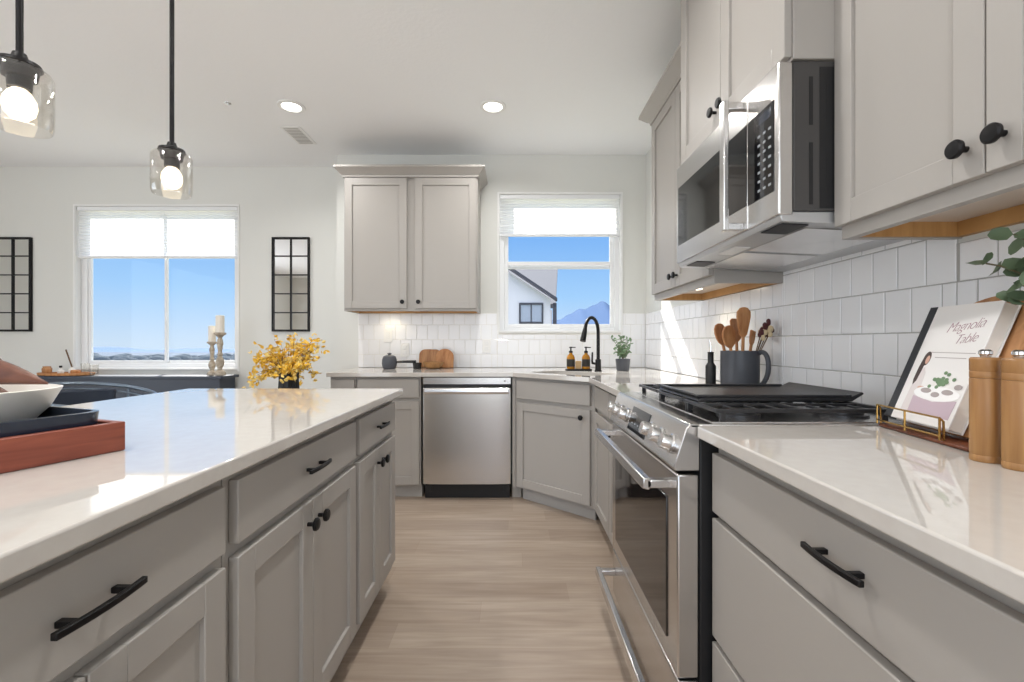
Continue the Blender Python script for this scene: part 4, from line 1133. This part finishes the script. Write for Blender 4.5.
def disc(mb, cx, cz, rx, rz_, y=-.0003, n=24, y1=-.0001):
    mb.prism([(cx + rx * math.cos(2 * math.pi * i / n), cz + rz_ * math.sin(2 * math.pi * i / n)) for i in range(n)], y, y1, 'y'); return mb
# cover print: a woman with long dark hair beside a table set with food
M['blouse'] = pmat('print_blouse_grey', rgb(222, 214, 212), 0.5)
on(MB().prism([(.052, .020), (.090, .020), (.092, .070), (.086, .118), (.076, .132), (.066, .122), (.055, .080)], -.0003, -.0001, 'y'), 'print_blouse', 'blouse', bk)
hm_ = MB(); disc(hm_, .070, .153, .0125, .0175); hm_.prism([(.058, .155), (.068, .158), (.070, .130), (.066, .098), (.058, .086), (.053, .100), (.054, .130)], -.0005, -.00032, 'y')
on(hm_, 'print_hair', 'hair', bk)
fm_ = MB(); disc(fm_, .0745, .150, .0065, .0105, -.0007, 20, -.00052); disc(fm_, .094, .082, .014, .004, -.0007, 16, -.00052)
on(fm_, 'print_face', 'skin', bk)
on(disc(MB(), .150, .072, .075, .017, -.0008, 32, -.0006), 'print_tabletop', 'printwhite', bk)
on(MB().prism([(.080, .020), (.22, .020), (.222, .062), (.150, .053), (.078, .062)], -.0005, -.0003, 'y'), 'print_tablecloth', 'lilac', bk)
g1 = MB()
for i in range(26): disc(g1, .150 + rnd.gauss(0, .015), .101 + rnd.gauss(0, .008), .0058, .0042, -.0011 - i * .00001, 10, -.0009)
on(g1, 'print_greens', 'printgreen', bk)
g1 = MB()
for cx, cz, rx in ((.115, .077, .018), (.150, .070, .014), (.185, .078, .018), (.21, .092, .012)): disc(g1, cx, cz, rx, .006, -.0012, 16, -.001)
on(g1, 'print_dishes', 'printgrey', bk)
on(MB().box(.075, .215, -.0003, -.0001, .168, .1695).box(.095, .195, -.0003, -.0001, .156, .1575), 'print_lines', 'printgrey', bk)
def text_mesh(body, size, shear=0.0, extrude=.0002):
    cu = bpy.data.curves.new('lettering', 'FONT'); cu.body = body; cu.size = size; cu.shear = shear; cu.align_x = 'CENTER'; cu.extrude = extrude
    cu.space_character = .92; cu.offset = -.0007
    o = bpy.data.objects.new('lettering', cu); COL.objects.link(o)
    dg = bpy.context.evaluated_depsgraph_get(); dg.update()
    me = bpy.data.meshes.new_from_object(o.evaluated_get(dg))
    bpy.data.objects.remove(o)
    return me
def text_on(parent, body, size, x, z, mat, name, shear=.35, xf=None, rot=0.0):
    me = text_mesh(body, size, shear); me.name = name
    Tt = Matrix.Translation((x, -.0004, z)) @ Matrix.Rotation(R(90), 4, 'X') @ Matrix.Rotation(R(rot), 4, 'Z')
    me.transform((xf or Matrix.Identity(4)) @ Tt)
    me.materials.clear(); me.materials.append(M[mat])
    o = bpy.data.objects.new(name, me); COL.objects.link(o); o.parent = parent
    return o
text_on(bk, 'Magnolia', .034, .150, .222, 'printpink', 'cover_title', .45, Tb, 6)
text_on(bk, 'Table', .032, .168, .192, 'printpink', 'cover_title', .45, Tb, 6)

def mill(x, y, label):
    t = thing('wooden_mill', label, 'pepper mill', (x, y, zc), 0, 'wooden mills on the right worktop')
    MB().lathe([(.004, 0), (.0200, 0), (.0210, .003), (.0210, .010), (.0200, .012), (.0210, .014), (.0210, .146), (.0205, .147), (.004, .147)], n=36, cap=False).build('mill_body', 'acacia', t, smooth=30)
    MB().lathe([(.004, .1475), (.0205, .1475), (.0210, .149), (.0210, .158), (.0202, .1595), (.0210, .161), (.0210, .181), (.0190, .184), (.004, .184)], n=36, cap=False).build('mill_head', 'acacia', t, smooth=30)
    MB().lathe([(.004, .1842), (.007, .1842), (.0075, .188), (.0095, .190), (.0095, .195), (.006, .198), (.004, .198)], n=22, cap=False).build('top_nut', 'chrome', t)
mill(.840, .800, 'wooden mill with chrome nut next to the cookbook stand')
mill(.842, .748, 'wooden mill with chrome nut at the right photo edge')

ev = thing('eucalyptus_vase', 'round-leaved dark green eucalyptus stems entering at the right photo edge', 'plant', (1.03, .745, zc))
MB().lathe([(.004, 0), (.045, 0), (.055, .02), (.060, .07), (.045, .12), (.028, .14), (.030, .155), (.026, .155), (.024, .14), (.04, .11), (.004, .02)], n=32, cap=False).build('vase', 'ceramic', ev, smooth=50)
stx = MB(); lf = MB(); rnd = random.Random(21)
ends = [(-.105, .135, .365), (-.085, .105, .415), (-.06, .10, .345), (-.05, .075, .385), (-.09, .085, .315), (-.03, .06, .43), (-.07, .11, .29), (-.04, .03, .37), (-.10, .06, .39)]
for ei, e_ in enumerate(ends):
    e_ = Vector(e_)
    pts = bez((0, 0, .10), (0, 0, .22), e_ * .7 + Vector((0, 0, .10)), e_, 9)
    stx.tube(pts, .0017, 6)
    for k in range(5, 10):
        for sg in (-1, 1):
            d = Vector((rnd.gauss(0, .6), sg * .7 + rnd.gauss(0, .4), rnd.gauss(.1, .5)))
            lf.leaf(pts[k], d, rnd.uniform(.028, .038), rnd.uniform(.024, .032), up=(rnd.gauss(-.6, .5), rnd.gauss(-.6, .5), .6), round_=1.0, fold=.1)
stx.build('stems', 'stem', ev); lf.build('leaves', 'leaf', ev, smooth=60)

# ------------------------------------------------------------------ outside
struct(MB().box(-30, 30, 4.5, 22, -.6, -.3).build('yard_terrace', 'yard', smooth=0))
m = MB(); m.face([(-1400, 22, -3), (1400, 22, -3), (1400, 260, -13), (-1400, 260, -13)]); m.face([(-1400, 260, -13), (1400, 260, -13), (1400, 900, -13), (-1400, 900, -13)])
struct(m.build('far_plain', 'land', smooth=0))
def ridge(name, mat, y, x0, x1, base, hf, n=80, depth=120):
    m = MB(); rows = []
    for j, f in enumerate((0, .35, .7, 1.0)):
        row = []
        for i in range(n + 1):
            x = x0 + (x1 - x0) * i / n
            h = hf(x) * f * (1 + .05 * math.sin(i * .7 + j * 2.1) * (1 if 0 < f < 1 else 0))
            row.append(m.bm.verts.new((x, y + depth * f, base + h)))
        rows.append(row)
    for j in range(3):
        for i in range(n): m.bm.faces.new((rows[j][i], rows[j][i + 1], rows[j + 1][i + 1], rows[j + 1][i]))
    return struct(m.build(name, mat, smooth=60))
def mt(x):
    h = 59 - (93 - x) * .40 if x < 93 else 59 - (x - 93) * .36
    return max(9, h + 1.2 * math.sin(x * .21) + .8 * math.sin(x * .47))
ridge('mountain', 'mount', 380, -20, 320, -14, mt, 120, 100)
ridge('low_hills', 'mount', 700, -1300, -250, -13, lambda x: 5 + 2 * math.sin(x * .013) + 1.5 * math.sin(x * .041))
m = MB(); rnd = random.Random(4)
for i in range(420):
    x = rnd.uniform(-330, -100); y = rnd.uniform(215, 340); s = rnd.uniform(1.4, 4.2)
    zb = -13 if y > 260 else -3 - 10 * (y - 22) / 238
    m.sphere((x, y, zb + s * .7), s * 1.3, s * 1.1, s, 8, 5)
o = m.build('tree_belt', 'trees', smooth=60); o['kind'] = 'stuff'; tag(o, 'dark belt of distant trees seen low in the dining window', 'trees')
# neighbour house seen in the sink window
hs = thing('neighbour_house', 'pale house with grey roof seen through the sink window', 'house', (-.17, 15, -.3))
yb_ = 0.0
gab = [(-6.0, 0), (1.42, 0), (1.42, 2.88), (-.9, 4.38), (-3.0, 5.75), (-6.0, 5.75)]
MB().prism(gab, 0, .3, 'y').build('gable_wall', 'hwall', hs)
m = MB(); m.prism([(1.62, 2.80), (1.62, 2.90), (-3.0, 5.98), (-3.0, 5.88)], -.28, .02, 'y'); m.build('rake_trim', 'htrim', hs)
m = MB().prism([(1.50, 0), (1.62, 0), (1.62, 2.75), (1.50, 2.75)], -.06, .06, 'y'); m.build('downspout', 'htrim', hs)
# roof slope of the wing behind, rising away from the viewer
m = MB(); a_ = [(-6.0, .31, 2.6), (1.62, .31, 2.6), (2.12, 4.6, 4.55), (-6.0, 4.6, 4.55)]
lo = [m.bm.verts.new(p) for p in a_]; hi = [m.bm.verts.new((p[0], p[1], p[2] + .15)) for p in a_]
m.bridge(lo, hi); m.bm.faces.new(lo[::-1]); m.bm.faces.new(hi); m.build('roof', 'hroof', hs)
MB().box(-6, 1.5, .31, 4.5, 0, 2.55).build('wing_wall', 'hwall', hs)
wf = MB().box(.37, .43, -.05, .02, 2.06, 2.76).box(1.12, 1.18, -.05, .02, 2.06, 2.76).box(.43, 1.12, -.05, .02, 2.06, 2.13).box(.43, 1.12, -.05, .02, 2.69, 2.76).box(.755, .795, -.045, .02, 2.13, 2.69).build('window', 'htrim', hs)
MB().box(.43, 1.12, -.02, -.002, 2.13, 2.69).build('pane', 'hglass', wf)
